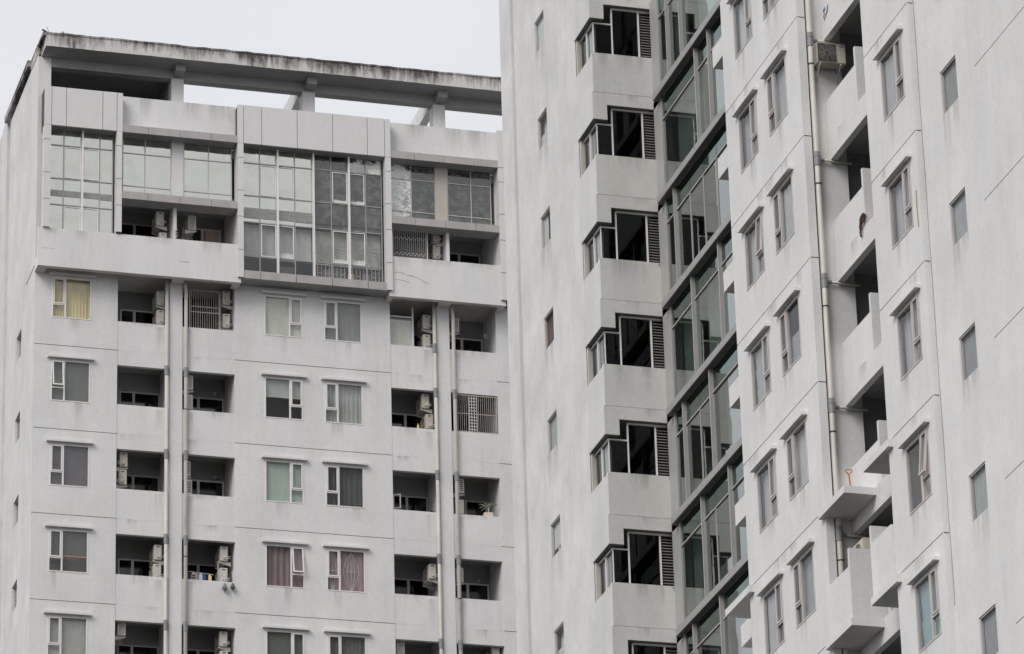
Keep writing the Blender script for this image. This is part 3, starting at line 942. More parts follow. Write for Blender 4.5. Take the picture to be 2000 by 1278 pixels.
# tired mortar line where block two meets the plain wall
zz = [30 + i * .8 for i in range(40)]
b = MB()
for i in range(len(zz) - 1):
    a0, a1 = .012 + .012 * math.sin(zz[i] * 2.1), .012 + .012 * math.sin(zz[i + 1] * 2.1)
    b.face([(-79.02, -.003, zz[i]), (-78.985 + a0, -.003, zz[i]), (-78.985 + a1, -.003, zz[i + 1]), (-79.02, -.003, zz[i + 1])])
obj('mortar_line', b, right, Q(XB, 0, 0), WEST, mats=M['patch'])

# ---- west wall at the far end, with a joint strip and small windows
holes = [(-109.67, -109.36, ZB, ZT, .045, True, 1)]
looks = ['white', 'half', 'swag', 'brown', 'drab', 'stuff', 'half', 'white']
w1 = []
for gi, gl in enumerate(GR):
    if inview([(XW, 107.3, gl - 1.4), (XW, 106.3, gl - 2.4)], 20):
        holes.append((-107.28, -106.38, gl - 2.36, gl - 1.38, .11, False, 0))
        w1.append(gl)
b = MB().wall(-110.76, -103.52, ZB, ZT, holes)
b.face([(-110.76, 0, ZB), (-110.76, 0, ZT), (-110.76, 6, ZT), (-110.76, 6, ZB)])
obj('facade_wall', b, right, Q(XW, 0, 0), WEST, mats=[M['wall_old'], M['joint']])
o_off = max(0, len(w1) - 7)
for i, gl in enumerate(w1):
    small_window(right, Q(XW, 107.28, gl - 2.36), WEST, .90, .98, looks[max(0, i - o_off)])

# ---- corner bays with black glass
YBP, YBL, YBG = 102.05, 102.056, 102.22
XL_ = XW - .035
XE = 34.22
for gi, gl in enumerate(GR):
    if not inview([(XW, 102, gl + 1.2), (XE, 102, gl - 3)], 120):
        continue
    zs = gl - 1.84                                   # sill of the window under groove gl
    # parapet below this sill, down to the next groove; lintel from this groove to the head
    b = MB().box(XW, XE, YBP, YBP + .16, gl - 3.0, zs)
    b.box(XW, XW + .14, YBP + .16, 103.52, gl - 3.0, zs - .04)
    bay_o = obj('corner_bay', b, right, Q(0, 0, 0), mats=[M['wall_bay']])
    b = MB().box(XL_, 32.82, YBL, YBL + .10, gl - .80, gl)            # low head over the corner light
    b.box(32.82, XE, YBL, YBL + .14, gl - .36, gl)
    b.box(XL_, XW + .14, YBL + .10, 103.52, gl - .80, gl)
    obj('lintel', b, bay_o, mats=[M['wall_bay']])
    obj('soffit_sheet', MB().box(XL_ + .012, XW + .14, YBL + .012, 103.40, gl - .812, gl - .802).box(XW + .142, 32.818, YBL + .012, YBL + .16, gl - .812, gl - .802).box(32.83, XE - .01, YBL + .012, YBL + .14, gl - .372, gl - .362), bay_o, mats=[M['soffit_shade']])  # thin sheets added under the lintel, its shade put into their colour
    obj('floor_slab', MB().box(XW + .14, XE + .1, YBL + .14, 105, gl - .30, gl - .02), bay_o, mats=M['soffit'])
    f = MB()
    t = .035
    xm1 = 32.985 if (gi - 7) not in (-4, 0) else 33.08
    xm2 = 33.83
    yg = YBG
    f.box(XW + .09, xm1, yg - .03, yg + .02, gl - .90, gl - .86)
    f.box(xm1 - t / 2, xm1 + t / 2, yg - .04, yg + .03, zs, gl - .40)
    f.box(xm1 + t / 2, XE, yg - .035, yg + .025, gl - .43, gl - .38)
    f.box(xm2 - t * .6, xm2 + t * .6, yg - .04, yg + .03, zs, gl - .43)
    f.box(XW + .03, XE, yg - .035, yg + .025, zs - .01, zs + .03)
    # west leaf
    f.box(XW + .09, XW + .14, 102.80, 102.85, zs, gl - .84)
    f.box(XW + .09, XW + .14, yg + .02, 103.405, gl - .89, gl - .84)
    f.box(XW + .095, XW + .12, yg - .01, yg + .02, zs, gl - .88)
    jm = MB().box(XW + .012, XW + .14, 103.405, 103.518, zs - .04, gl - .80)
    fo = obj('bay_window', f, right, Q(0, 0, 0), mats=M['frame'])
    obj('jamb', jm, fo, mats=M['pvc'])
    obj('pane', MB().box(XW + .12, xm1 - t / 2, yg - .004, yg + .002, zs + .03, gl - .88), fo, mats=M['g_black'])
    obj('pane', MB().box(xm1 + t / 2, xm2 - t * .6, yg - .004, yg + .002, zs + .03, gl - .43), fo, mats=M['g_black'])
    obj('pane', MB().box(XW + .11, XW + .116, yg + .02, 102.80, zs, gl - .88), fo, mats=M['g_haze'])
    obj('pane', MB().box(XW + .11, XW + .116, 102.85, 103.405, zs, gl - .88), fo, mats=M['g_haze'])
    r = MB()
    r.face([(XW + .16, 104.6, zs), (XE, 104.6, zs), (XE, 104.6, gl - .3), (XW + .16, 104.6, gl - .3)])
    r.face([(XE, yg + .04, zs), (XE, yg + .04, gl - .3), (XE, 104.6, gl - .3), (XE, 104.6, zs)])
    r.face([(XW + .16, 103.5, zs), (XW + .16, 103.5, gl - .3), (XW + .16, 104.6, gl - .3), (XW + .16, 104.6, zs)])
    r.face([(XW, 102.1, zs - .05), (XE, 102.1, zs - .05), (XE, 104.6, zs - .05), (XW, 104.6, zs - .05)])
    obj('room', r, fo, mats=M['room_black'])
    if (gi - 7) % 2 == 0 or True:
        obj('curtain', pleats(.55, gl - .86 - zs, .025, 3, 0).mesh('curtain', CL['bluegrey' if gi % 2 else 'lace'], True), fo, (XW + .19, 103.24 - .4 * (gi % 2), zs), WEST)
    lo = obj('louvre', MB().box(xm2 + .02, xm2 + .04, yg + .03, yg + .06, zs, gl - .43).box(XE - .02, XE, yg + .03, yg + .06, zs, gl - .43), right, Q(0, 0, 0), mats=M['slat'])
    sm = shared('slat', lambda: MB().face([(xm2 + .022, 0, 0), (XE, 0, 0), (XE, .05, .035), (xm2 + .022, .05, .035)]).face([(xm2 + .022, 0, 0), (xm2 + .022, .05, .035), (XE, .05, .035), (XE, 0, 0)][::1]).box(xm2 + .022, XE, -.004, .004, -.012, .012).mesh('slat', M['slat']))
    nsl = 17
    for i in range(nsl):
        obj('slat', sm, lo, (0, yg + .0, zs + .05 + i * (gl - .47 - zs - .05) / (nsl - .3)))
    if gi in (5, 6, 7, 8):                           # scuffed edge where the parapet meets the glass strip
        pm = [(XE - .02, zs - .02), (XE - .10 - .04 * (gi % 3), zs - .03), (XE - .09, zs - .16), (XE - .05, zs - .25), (XE - .06, zs - .5), (XE - .03, zs - .62), (XE - .02, zs - .9)]
        n_ = 3 if gi in (7, 8) else 7
        obj('bare_patch', MB().face([(x, YBP - .004, z) for x, z in pm[:n_]] + [(XE + .0, YBP - .004, pm[n_ - 1][1]), (XE + .0, YBP - .004, zs - .02)]), right, Q(0, 0, 0), mats=M['patch'])

# ---- glazed strip
XG = 34.12
FP, FT = .9918, .9942
rows = {-4: [102.2, 101.3, 100.2], -3: [102.2, 101.3, 100.2], -2: [102.2, 99.12, 98.03], -1: [102.2, 101.3], 0: [102.2, 100.2, 98.0, 95.9], 1: [102.2, 101.33, 99.14], 2: [102.2, 100.22, 98.03], 3: [102.2, 101.3, 99.14], 4: [102.2, 99.14], 5: [102.2, 100.2]}
thin = {-1: [99.95, 98.85, 97.77, 96.7], 1: [99.95], 2: [99.1], 4: [100.6]}
for gi, gl in enumerate(GR):
    jj = gi - 6
    if jj not in rows or not inview([(XG, 102, gl), (XG, 94, gl - 3)], 150):
        continue
    zb, zt = gl - 3.18, gl - .38
    # this storey's lower fascia (under its glass)
    g0 = obj('glass_strip', MB().box(34.10, 34.16, 91.0, 101.4, zb - .2, zb).box(34.12, 34.4, 101.42, 102.06, zb - .2, gl - .18), right, Q(0, 0, 0), mats=M['steel'])
    y = 101.55
    for ya, yb_ in ((101.55, 99.4), (99.4, 98.3), (98.3, 97.2), (97.2, 95.1), (95.1, 93.0), (93.0, 91.0)):
        obj('soffit_sheet', MB().box(33.95, 34.098, yb_ + .006, ya - .006, zb - .206, zb - .199), g0, mats=M['soffit_shade'])  # added sheet, painted dark as the shade below the slab
        obj('fascia_panel', MB().box(33.93, 34.099, yb_ + .006, ya - .006, zb - .20, zb + random.uniform(-.003, .003)), g0, mats=M['fascia'])
    obj('post', MB().box(34.075, 34.17, 101.27, 101.37, zb, zt), g0, mats=M['steel'])
    pm_ = shared(('post', round(zt - zb, 3)), lambda: MB().box(34.02, 34.113, -.03, .03, 0, zt - zb).box(34.105, 34.14, -.043, -.026, 0, zt - zb).mesh('post', M['steel']))
    for yy in rows[jj][1:]:
        obj('post', pm_, g0, (0, yy * FP, zb))
    allp = sorted([v * FP for v in rows[jj]] + [v * FT for v in thin.get(jj, [])] + [91.0], reverse=True)
    tr = MB()
    for yy in thin.get(jj, []):
        tr.box(34.095, 34.13, yy * FT - .005, yy * FT + .005, zb, gl - 1.045)
    for i in range(len(allp) - 1):
        tr.box(34.085, 34.14, allp[i + 1] + .03, allp[i] - .03, gl - 1.045, gl - 1.015)
    obj('transom', tr, g0, mats=M['frame_tan'])
    for i in range(len(allp) - 1):
        a, c = allp[i + 1] + .012, allp[i] - .012
        for z0, z1 in ((zb, gl - 1.045), (gl - 1.015, zt + .02)):
            p = obj('pane', MB().box(0, .006, -(c - a) / 2, (c - a) / 2, z0 + .004, z1 - .004), g0, (XG, (a + c) / 2, 0), mats=M['g_green' if z0 < gl - 1.1 else 'g_teal'])
            p.rotation_euler = (0, 0, random.uniform(-.004, .004))
    r = MB()
    xr = 36.9
    r.face([(xr, 91, zb), (xr, 102.3, zb), (xr, 102.3, gl - .1), (xr, 91, gl - .1)][::-1])
    r.face([(34.16, 102.0, zb), (34.16, 102.0, gl - .1), (xr, 102.0, gl - .1), (xr, 102.0, zb)][::-1])
    r.face([(34.16, 91, zb), (xr, 91, zb), (xr, 91, gl - .1), (34.4, 91, gl - .1)][::-1])
    r.face([(34.16, 91, zb), (34.16, 102.3, zb), (xr, 102.3, zb), (xr, 91, zb)])
    r.face([(34.16, 91, gl - .2), (34.16, 102.3, gl - .2), (xr, 102.3, gl - .2), (xr, 91, gl - .2)][::-1])
    obj('room', r, g0, mats=M['room' if jj == -1 else 'room_pale'])
    drapes = {-3: [(99.5, 3.2, 'mint'), (101.5, 1.0, 'drab')], -2: [(101.6, 2.2, 'drab'), (98.6, 2.5, 'mint')], 0: [(101.9, 1.4, 'drab'), (99.9, 2.6, 'mint'), (97.5, 2.0, 'drab')], 1: [(98.8, 2.6, 'drab')],
              3: [(101.0, 1.6, 'drab'), (98.6, 2.0, 'mint')], 2: [(101.9, .5, 'drab')], 4: [(101, 1.2, 'mint')]}.get(jj, [])
    for y_, w_, cc in drapes:
        obj('curtain', pleats(w_, 2.6, .05, max(3, int(w_ * 5)), 0).mesh('curtain', CL[cc], True), g0, (34.45, y_ * FT, zb), WEST)

# ---- recess between the two blocks: wall, beams, parapets, fins
XP = 32.80
rbox('recess_wall', 32.43, 33.23, 85.80, 86.4, ZB, ZT, M['wall_r'])
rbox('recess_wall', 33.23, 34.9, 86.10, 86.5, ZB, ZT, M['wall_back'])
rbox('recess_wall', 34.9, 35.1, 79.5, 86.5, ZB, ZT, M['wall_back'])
for gi, gl in enumerate(GR):
    jj = gi - 7
    if not inview([(XP, 85.8, gl), (XP, 82, gl - 3)], 150):
        continue
    bo = obj('balcony', MB().box(XP, XP + .15, 80.0, 85.795, gl - .535, gl), right, Q(0, 0, 0), mats=M['wall_r'])     # beam
    obj('floor_slab', MB().box(XP + .15, 34.895, 80.0, 86.08, gl - .14, gl - .003), bo, mats=M['soffit'])
    if jj < 4:
        obj('parapet', MB().box(XP + .012, XP + .13, 83.91, 85.795, gl + .001, gl + .97), bo, mats=M['wall_r'])
    obj('fin', MB().box(XP + .004, XP + .95, 83.81, 83.91, gl + .001, gl + 1.39), bo, mats=M['wall_r'])
    # mirrored balcony on the glass side of block one
    obj('balcony', MB().box(XP, 33.92, 90.885, 93.38, gl - .52, gl + .0), right, Q(0, 0, 0), mats=M['wall_r'])
    fr = obj('balcony_door', slide_frame(-85.5, -84.6, -83.6, gl - 2.9, gl - .8, 0), right, Q(34.89, 0, 0), WEST, mats=M['frame_tan'])
    obj('pane', MB().box(-85.45, -83.65, -.02, -.014, gl - 2.9, gl - .85), fr, mats=M['black'])
    # projecting ledges lower down
    if jj >= 3:
        for (a, c) in ((81.45, 82.98), (84.18, 85.86), (90.55, 92.30)):
            obj('ledge', MB().box(32.06, XP - .003, a, c, gl - .20, gl - .035), right, Q(0, 0, 0), mats=M['wall_r'])
    if jj >= 4:
        for (pa, pb, fa, fb) in ((84.29, 85.70, 84.20, 84.29), (81.735, 82.84, 82.84, 82.93)):
            bo = obj('balcony', MB().box(32.12, 32.22, pa, pb, gl - .034, gl + 1.17), right, Q(0, 0, 0), mats=M['wall_r'])
            obj('fin', MB().box(32.10, XP + .2, fa, fb, gl - .034, gl + 1.55), bo, mats=M['wall_r'])
# tower mass behind
rbox('core', 37.2, 52, 60, 110.7, ZB, ZT, M['wall_r'])
rbox('core', 35.2, 37.1, 60, 90.8, ZB, ZT, M['wall_r'])
rbox('core', XW + .2, 37.1, 104.8, 110.7, ZB, ZT, M['wall_r'])

# ------------------------------------------------------------------ rain marks that have run down the paint
def stain_mat(name, col, k, cut):
    m, n, out = new_mat(name)
    df = add(n, 'ShaderNodeBsdfDiffuse')
    df.inputs['Color'].default_value = (*col, 1)
    tr = add(n, 'ShaderNodeBsdfTransparent')
    mixs = add(n, 'ShaderNodeMixShader')
    tcn = add(n, 'ShaderNodeTexCoord')
    sp = add(n, 'ShaderNodeSeparateXYZ')
    n.links.new(tcn.outputs['Generated'], sp.inputs[0])
    pw = add(n, 'ShaderNodeMath', operation='POWER')
    n.links.new(sp.outputs['Z'], pw.inputs[0])
    pw.inputs[1].default_value = 1.3
    e = add(n, 'ShaderNodeMath', operation='PINGPONG')      # fades to both sides
    n.links.new(sp.outputs['X'], e.inputs[0])
    e.inputs[1].default_value = .5
    eg = ramp(n, e.outputs[0], 0.0, 0.22, 0.0, 1.0)
    r_n = ramp(n, pos_noise(n, 1.0, (6, 6, .4), detail=7, rough=.75), cut, cut + .32, 0.0, k)
    n.links.new(mul(n, mul(n, pw.outputs[0], r_n), eg), mixs.inputs[0])
    n.links.new(tr.outputs[0], mixs.inputs[1])
    n.links.new(df.outputs[0], mixs.inputs[2])
    n.links.new(mixs.outputs[0], out.inputs['Surface'])
    return m
M['stain'] = stain_mat('rain_stain', (.33, .31, .285), .36, .36)
M['stain2'] = stain_mat('algae_stain', (.20, .185, .16), .55, .44)
def stain(root, org, x, z, w, h, mat='stain', west=False, y=0.0):
    me = shared(('st', mat), lambda: MB().face([(0, 0, -1), (1, 0, -1), (1, 0, 0), (0, 0, 0)]).mesh('rain_stain', M[mat]))
    o = obj('rain_stain', me, root, org(y, x, z) if west else org(x, y, z), WEST if west else 0)
    o.scale = (w, 1, h)
rs = random.Random(11)
for k, gl in enumerate(GL):
    for cn in ('A', 'M'):
        for wx, sd_ in winx[cn]:
            if rs.random() < .8:
                stain(left, L, wx + rs.uniform(-.05, .9), gl - 2.0, rs.uniform(.25, .55), rs.uniform(.4, .95), 'stain', y=YS - .003)
    for bn, (xa, xb) in balc.items():
        top = gl - 1.94
        if rs.random() < .75:
            w_ = rs.uniform(.5, 1.4)
            stain(left, L, rs.uniform(xa, max(xa, xb - .25 - w_)), top, w_, rs.uniform(.15, .45), 'stain2' if rs.random() < .35 else 'stain', y=YS + .009)
        if rs.random() < .7:
            stain(left, L, rs.uniform(xa, xb - .7), top - 1.06, rs.uniform(.4, .7), rs.uniform(.2, .45), 'stain', y=YS + .011)
        stain(left, L, xb - .5 if bn in 'BD' else xa + .1, top - .1, .3, rs.uniform(.8, 1.3), 'stain', y=YS + .008)
for x_, z_, w_, h_ in ((23.6, 62.55, .5, .45), (24.6, 62.55, .5, .5), (26.9, 62.55, 1.2, .35), (28.9, 62.55, .9, .6), (36.6, 62.64, 1.4, .35), (38.2, 62.64, 1.1, .25), (35.7, 62.64, .6, .5)):
    stain(left, L, x_, z_, w_, h_, 'stain', y=YP - .003)
for x_ in (26.8, 28.3, 29.2, 36.2, 37.6, 38.4):
    stain(left, L, x_, 67.84, rs.uniform(.5, 1.0), rs.uniform(.5, 1.1), 'stain', y=135.597)
for gl in gr_view:
    for yc in (89.33, 87.25, 80.12):
        for q in range(2):
            stain(right, Q, yc + rs.uniform(-.1, .62), gl - 2.0, rs.uniform(.2, .5), rs.uniform(.5, 1.0), 'stain', True, XA - .003)
    for q in range(3):
        stain(right, Q, rs.uniform(86.3, 90.6), gl - .02, rs.uniform(.3, .7), rs.uniform(.3, .7), 'stain', True, XA - .003)
    stain(right, Q, rs.uniform(79.8, 81.5), gl - .02, rs.uniform(.3, .7), rs.uniform(.3, .9), 'stain', True, XA - .003)
    stain(right, Q, 77.85, gl - 3.25, .5, rs.uniform(.6, 1.3), 'stain', True, XB - .003)
    stain(right, Q, 77.3, gl - 3.25, .45, rs.uniform(.5, 1.1), 'stain', True, XB - .003)
    stain(right, Q, 107.35, gl - 2.36, .5, rs.uniform(.8, 1.5), 'stain', True, XW - .003)
    stain(right, Q, 106.8, gl - 2.36, .5, rs.uniform(.6, 1.4), 'stain', True, XW - .003)
    stain(right, Q, rs.uniform(84.3, 85.5), gl - .01, .6, .45, 'stain', True, XP - .003)
    stain(right, Q, rs.uniform(82.6, 83.6), gl - .01, .5, .5, 'stain', True, XP - .003)
    for q in range(3):
        stain(right, Q, rs.uniform(XW + .05, XE - .7), gl - 1.84, rs.uniform(.3, .6), rs.uniform(.4, 1.0), 'stain', y=YBP - .003)
    stain(right, Q, rs.uniform(32.9, XE - .7), gl - .01, rs.uniform(.4, .6), .3, 'stain', y=YBL - .003)

# a screened first balcony and a swung-out leaf lower down
so = obj('balcony_screen', MB().box(35.66, 35.70, 136.22, 136.26, 59.55, 61.2).box(36.50, 36.56, 136.22, 136.26, 59.55, 61.2).box(35.70, 36.50, 136.22, 136.26, 60.78, 60.83), left, L(0, 0, 0), mats=M['frame'])
obj('blind', MB().box(35.70, 36.50, 136.27, 136.28, 59.55, 60.70), so, mats=CL['cream'])
obj('pane', MB().box(35.70, 36.50, 136.24, 136.246, 59.55, 60.78), so, mats=M['g_clear'])
obj('window_leaf', sash(.27, .52).mesh('window_leaf', M['frame']), left, L(35.80, 136.5, 53.85), R(-25))

# ================================================================== DRAINPIPES
def drainpipe(label, x, y, z0, z1, r, coup, clamps, kink=None, branches=(), group='drainpipes down the facades'):
    t = thing('drainpipe', label, 'drainpipe', (x, y, z0), group)
    pts = [(0, 0, 0), (0, 0, z1 - z0)]
    if kink:
        pts = [(0, 0, 0), (0, 0, z1 - z0 - .55), (-.03 * kink, 0, z1 - z0 - .3), (-.09 * kink, .05, z1 - z0)]
    obj('pipe', MB().tube(pts, r, 14).mesh('pipe', M['pvc'], True), t)
    cm = shared(('coup', r), lambda: MB().tube([(0, 0, -.17), (0, 0, .17)], r * 1.22, 14).tube([(0, 0, .05), (0, 0, .09)], r * 1.34, 14).mesh('coupling', M['pvc_grey']))
    for z in coup:
        obj('coupling', cm, t, (0, 0, z - z0))
    km = shared(('clamp', r), lambda: MB().tube([(0, 0, -.015), (0, 0, .015)], r * 1.12, 14).box(-.012, .012, 0, r + .08, -.012, .012).mesh('clamp', M['black']))
    for z in clamps:
        obj('clamp', km, t, (0, 0, z - z0))
    for z, x0_, x1_ in branches:
        bo = obj('branch_pipe', MB().tube([(x0_, 0, 0), (x1_, 0, -.02)], r * .5, 10).mesh('branch_pipe', M['pvc'], True), t, (0, .02, z - z0))
        obj('coupling', MB().tube([(r * .8, 0, 0), (r * .8 + .12, 0, 0)], r * .66, 10).mesh('coupling', M['pvc_grey']), bo)
    return t
cz = [gl - .63 for gl in GL[1:]] + [GL[0] - 2.0]
drainpipe('cream drainpipe hugging the first slim pier on its single-window side', 27.895, YS - .06, 30, 61.4, .063, cz[:4], [], None)
drainpipe('cream drainpipe hugging the first slim pier on its paired-window side', 28.555, YS - .06, 30, 61.4, .063, [gl - .63 for gl in GL[1:]], [GL[1] - 1.97, GL[3] - 1.2], 1)
drainpipe('cream drainpipe hugging the second slim pier on its paired-window side', 37.195, YS - .06, 30, 61.4, .063, cz, [], None)
drainpipe('cream drainpipe hugging the second slim pier nearest the other tower', 37.865, YS - .06, 30, 61.4, .063, [gl - .63 for gl in GL[1:]], [GL[3] - 2.0], 1)
gv = [gl for gl in GR if 28 < gl < 50]
drainpipe('long cream drainpipe with grey couplings running down the shaded balcony recess', 32.47, 85.70, 10, 60, .066, [gl - .56 for gl in gv], [gl - 1.18 for gl in gv], None, [(gl - .56, .05, .84) for gl in gv])

# ================================================================== AIR CONDITIONERS
def ac_side(kind):
    """outdoor unit seen on its short end: x across (w .27), y long (l .78), z height (.52); origin at its foot, near end"""
    w, l, h = .265, .78, .52
    b = MB()
    b.box(-w / 2, w / 2, 0, l, 0, h)
    return b, w, l, h
def ac_unit(label, kind, x, z, y, side, mat='ac'):
    """side: -1 the bracket is fixed to a wall on its left, +1 on its right"""
    t = thing('air_conditioner', label, 'air conditioner', (x, y, z), 'air conditioner units on the tower balconies')
    w, l, h = .265, .78, .52
    key = ('ac', kind, side, mat)
    def casing():
        bm = bmesh.new()
        bmesh.ops.create_cube(bm, size=1)
        for v in bm.verts:
            v.co = ((v.co.x) * w, (v.co.y + .5) * l, (v.co.z + .5) * h)
        bmesh.ops.bevel(bm, geom=list(bm.edges), offset=.014, segments=2, affect='EDGES')
        me = bpy.data.meshes.new('casing')
        bm.to_mesh(me)
        bm.free()
        me.materials.append(M[mat])
        return me
    obj('casing', shared(('case', mat), casing), t)
    if kind == 'v':        # valve end: dark hand-hold, screwed cover, valves and pipes
        obj('handhold', shared(('hh', kind), lambda: MB().box(-.05, .05, -.006, .002, .44, .47).mesh('handhold', M['black'])), t)
        obj('valve_cover', shared(('vc', side), lambda: MB().box(-.06 + .03 * side, .06 + .03 * side, -.03, -.001, .08, .22).tube([(-.05, -.02, .3), (-.01, -.03, .22), (.02, -.02, .17)], .009, 5).mesh('valve_cover', M[mat])), t)
        obj('refrigerant_pipe', shared(('rp', side), lambda: MB().tube([(.0, -.03, .14), (.07 * side, -.06, .10), (.15 * side, -.05, .14), (.21 * side, .02, .17)], .013, 6).tube([(.0, -.03, .10), (.08 * side, -.07, .05), (.17 * side, -.04, .08), (.21 * side, .05, .13)], .013, 6).mesh('refrigerant_pipe', M['grille_white'])), t)
    elif kind == 'g':      # coil end: slotted guard
        def grid():
            b = MB().box(-.085, .085, -.003, .001, .05, .47, 1)
            for i in range(4):
                b.box(-.06 + i * .037, -.045 + i * .037, -.008, -.003, .05, .47)
            for i in range(10):
                b.box(-.085, .085, -.0078, -.003, .07 + i * .041, .082 + i * .041)
            return b.mesh('coil_guard', [M[mat], M['black']])
        obj('coil_guard', shared(('cg', mat), grid), t)
    elif kind == 's':      # wide slots
        def grid2():
            b = MB().box(-.02, .10, -.003, .001, .05, .47, 1)
            for i in range(7):
                b.box(-.022, .102, -.008, -.003, .05 + i * .067, .078 + i * .067)
            return b.mesh('coil_guard', [M[mat], M['black']])
        obj('coil_guard', shared(('cg2', mat), grid2), t)
    # fan on the long face away from the wall it hangs on
    def fan():
        b = MB()
        xs = -side * (w / 2)
        e = -side * .006
        for rr in (.21, .16, .11, .06):
            pts = [(xs + e, .32 + rr * math.cos(a * math.pi / 8), .26 + rr * math.sin(a * math.pi / 8)) for a in range(17)]
            b.tube(pts, .005, 4, cap=False)
        n_ = 16
        b.face([(xs + e * .4, .32 + .21 * math.cos(2 * math.pi * a / n_) * (1 if side > 0 else 1), .26 + .21 * math.sin(2 * math.pi * a / n_)) for a in (range(n_) if side < 0 else reversed(range(n_)))], 1)
        return b.mesh('fan_guard', [M[mat], M['black']])
    obj('fan_guard', shared(('fan', side, mat), fan), t)
    def bracket():
        b = MB()
        for yy in (.06, .66):
            s = side
            # arm and its tapered web, running from the wall under the casing
            x_in, x_out = s * (w / 2 + .11), -s * (w / 2 + .03)
            b.box(min(x_in, x_out), max(x_in, x_out), yy, yy + .035, -.045, -.012)
            pts = [(x_in, yy + .002, -.045), (x_out, yy + .002, -.045), (x_in, yy + .002, -.16)]
            b.face(pts if s < 0 else pts[::-1])
            b.face([(p[0], yy + .033, p[2]) for p in (pts[::-1] if s < 0 else pts)])
            b.face([(x_out, yy + .002, -.045), (x_out, yy + .033, -.045), (x_in, yy + .033, -.16), (x_in, yy + .002, -.16)])
        b.box(-w / 2 + .02, -w / 2 + .05, .05, .70, -.013, .002).box(w / 2 - .05, w / 2 - .02, .05, .70, -.013, .002)
        return b.mesh('bracket', M['bracket'])
    obj('bracket', shared(('br', side), bracket), t)
    return t
COLT = {'B': 'next to the single-window column', 'C': 'just before the paired windows', 'D': 'just after the paired windows', 'E': 'beside the other tower'}
ROWT = ['top', 'second', 'third', 'fourth', 'fifth']
def ac_label(row, col, which, kind):
    what = {'v': 'beige condenser, valve end out,', 'g': 'pale condenser, slotted end out,', 's': 'white condenser with wide slots', 'p': 'plain white condenser'}[kind]
    wh = {'u': 'upper', 'l': 'lower', '': 'lone'}[which]
    return f'{wh} {what} {ROWT[row]} balcony {COLT[col]}'
ACS = [(0, 'B', 'u', 'v', 27.74, 60.7, 1), (0, 'B', 'l', 'v', 27.74, 60.0, 1), (0, 'C', 'u', 'v', 30.0, 60.92, 1), (0, 'C', 'l', 'v', 30.0, 60.07, 1),
       (1, 'C', 'u', 'g', 28.73, 57.71, -1), (1, 'C', 'l', 'g', 28.72, 57.01, -1), (2, 'B', 'u', 'v', 26.52, 54.76, -1), (2, 'B', 'l', 'v', 26.5, 54.13, -1),
       (2, 'C', 'u', 's', 28.65, 54.61, -1), (2, 'C', 'l', 's', 28.7, 53.95, -1), (3, 'B', 'u', 'v', 27.69, 51.57, 1), (3, 'B', 'l', 'v', 27.67, 50.9, 1),
       (3, 'C', 'u', 'v', 29.91, 51.69, 1), (3, 'C', 'l', 'v', 29.9, 50.93, 1), (4, 'B', '', 'g', 26.5, 48.86, -1), (4, 'C', 'u', 'v', 29.89, 48.71, 1), (4, 'C', 'l', 'v', 29.91, 48.04, 1),
       (0, 'D', 'u', 'v', 37.01, 60.67, 1), (0, 'D', 'l', 'v', 37.0, 59.94, 1), (0, 'E', '', 'g', 38.03, 60.66, -1), (1, 'D', 'u', 'v', 36.91, 57.73, 1), (1, 'D', 'l', 'v', 37.04, 57.0, 1),
       (2, 'E', 'u', 's', 38.07, 54.74, -1), (2, 'E', 'l', 'p', 38.05, 53.98, -1), (3, 'D', '', 'v', 37.03, 51.59, 1), (3, 'E', '', 'g', 37.97, 51.54, -1), (4, 'D', '', 'g', 35.89, 48.86, -1), (4, 'E', '', 'v', 39.16, 48.83, 1)]
for row, col, which, kind, x, z, side in ACS:
    ac_unit(ac_label(row, col, which, kind), kind, x, z - .26, 136.16, side, 'ac_old' if (row, col) in ((2, 'B'), (1, 'D')) else 'ac')
for lab, kind, x, z, side in (('beige condenser above the wall ledge on the near side of the terrace divider', 'v', 27.68, 63.58, 1),
                              ('beige condenser sunk behind the parapet on the near side of the terrace divider', 'v', 27.78, 62.80, 1),
                              ('slotted condenser on brackets past the terrace divider with a tan blind', 'g', 28.79, 63.53, -1),
                              ('upper of two condensers beside the white barred terrace grille', 'v', 37.38, 63.91, 1),
                              ('lower of two condensers beside the white barred terrace grille', 'v', 37.38, 63.26, 1)):
    ac_unit(lab, kind, x, z - .26, 136.0, side)

# the big one hung on the recess wall, fan to the street
t = thing('air_conditioner', 'beige condenser with round fan hung high on the recess wall beside a drainpipe', 'air conditioner', (32.86, 85.79, 45.32), 'air conditioner units on the tower balconies')
bm = bmesh.new()
bmesh.ops.create_cube(bm, size=1)
for v in bm.verts:
    v.co = (v.co.x * .70, v.co.y * .30 - .22, v.co.z * .50 + .26)
bmesh.ops.bevel(bm, geom=list(bm.edges), offset=.015, segments=2, affect='EDGES')
me = bpy.data.meshes.new('casing'); bm.to_mesh(me); bm.free(); me.materials.append(M['ac_old'])
obj('casing', me, t)
b = MB()
for rr in (.20, .17, .14, .11, .08, .05):
    b.tube([(-.10 + rr * math.cos(a * math.pi / 12), -.376, .26 + rr * math.sin(a * math.pi / 12)) for a in range(25)], .0035, 4, cap=False)
for a in range(8):
    b.tube([(-.10 + .03 * math.cos(a * math.pi / 4), -.378, .26 + .03 * math.sin(a * math.pi / 4)), (-.10 + .21 * math.cos(a * math.pi / 4), -.378, .26 + .21 * math.sin(a * math.pi / 4))], .003, 4)
b.face([(-.10 + .205 * math.cos(2 * math.pi * a / 20), -.3742, .26 + .205 * math.sin(2 * math.pi * a / 20)) for a in range(20)], 1)
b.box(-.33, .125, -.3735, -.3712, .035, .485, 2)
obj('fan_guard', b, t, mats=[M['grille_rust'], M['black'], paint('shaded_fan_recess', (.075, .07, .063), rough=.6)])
b = MB()
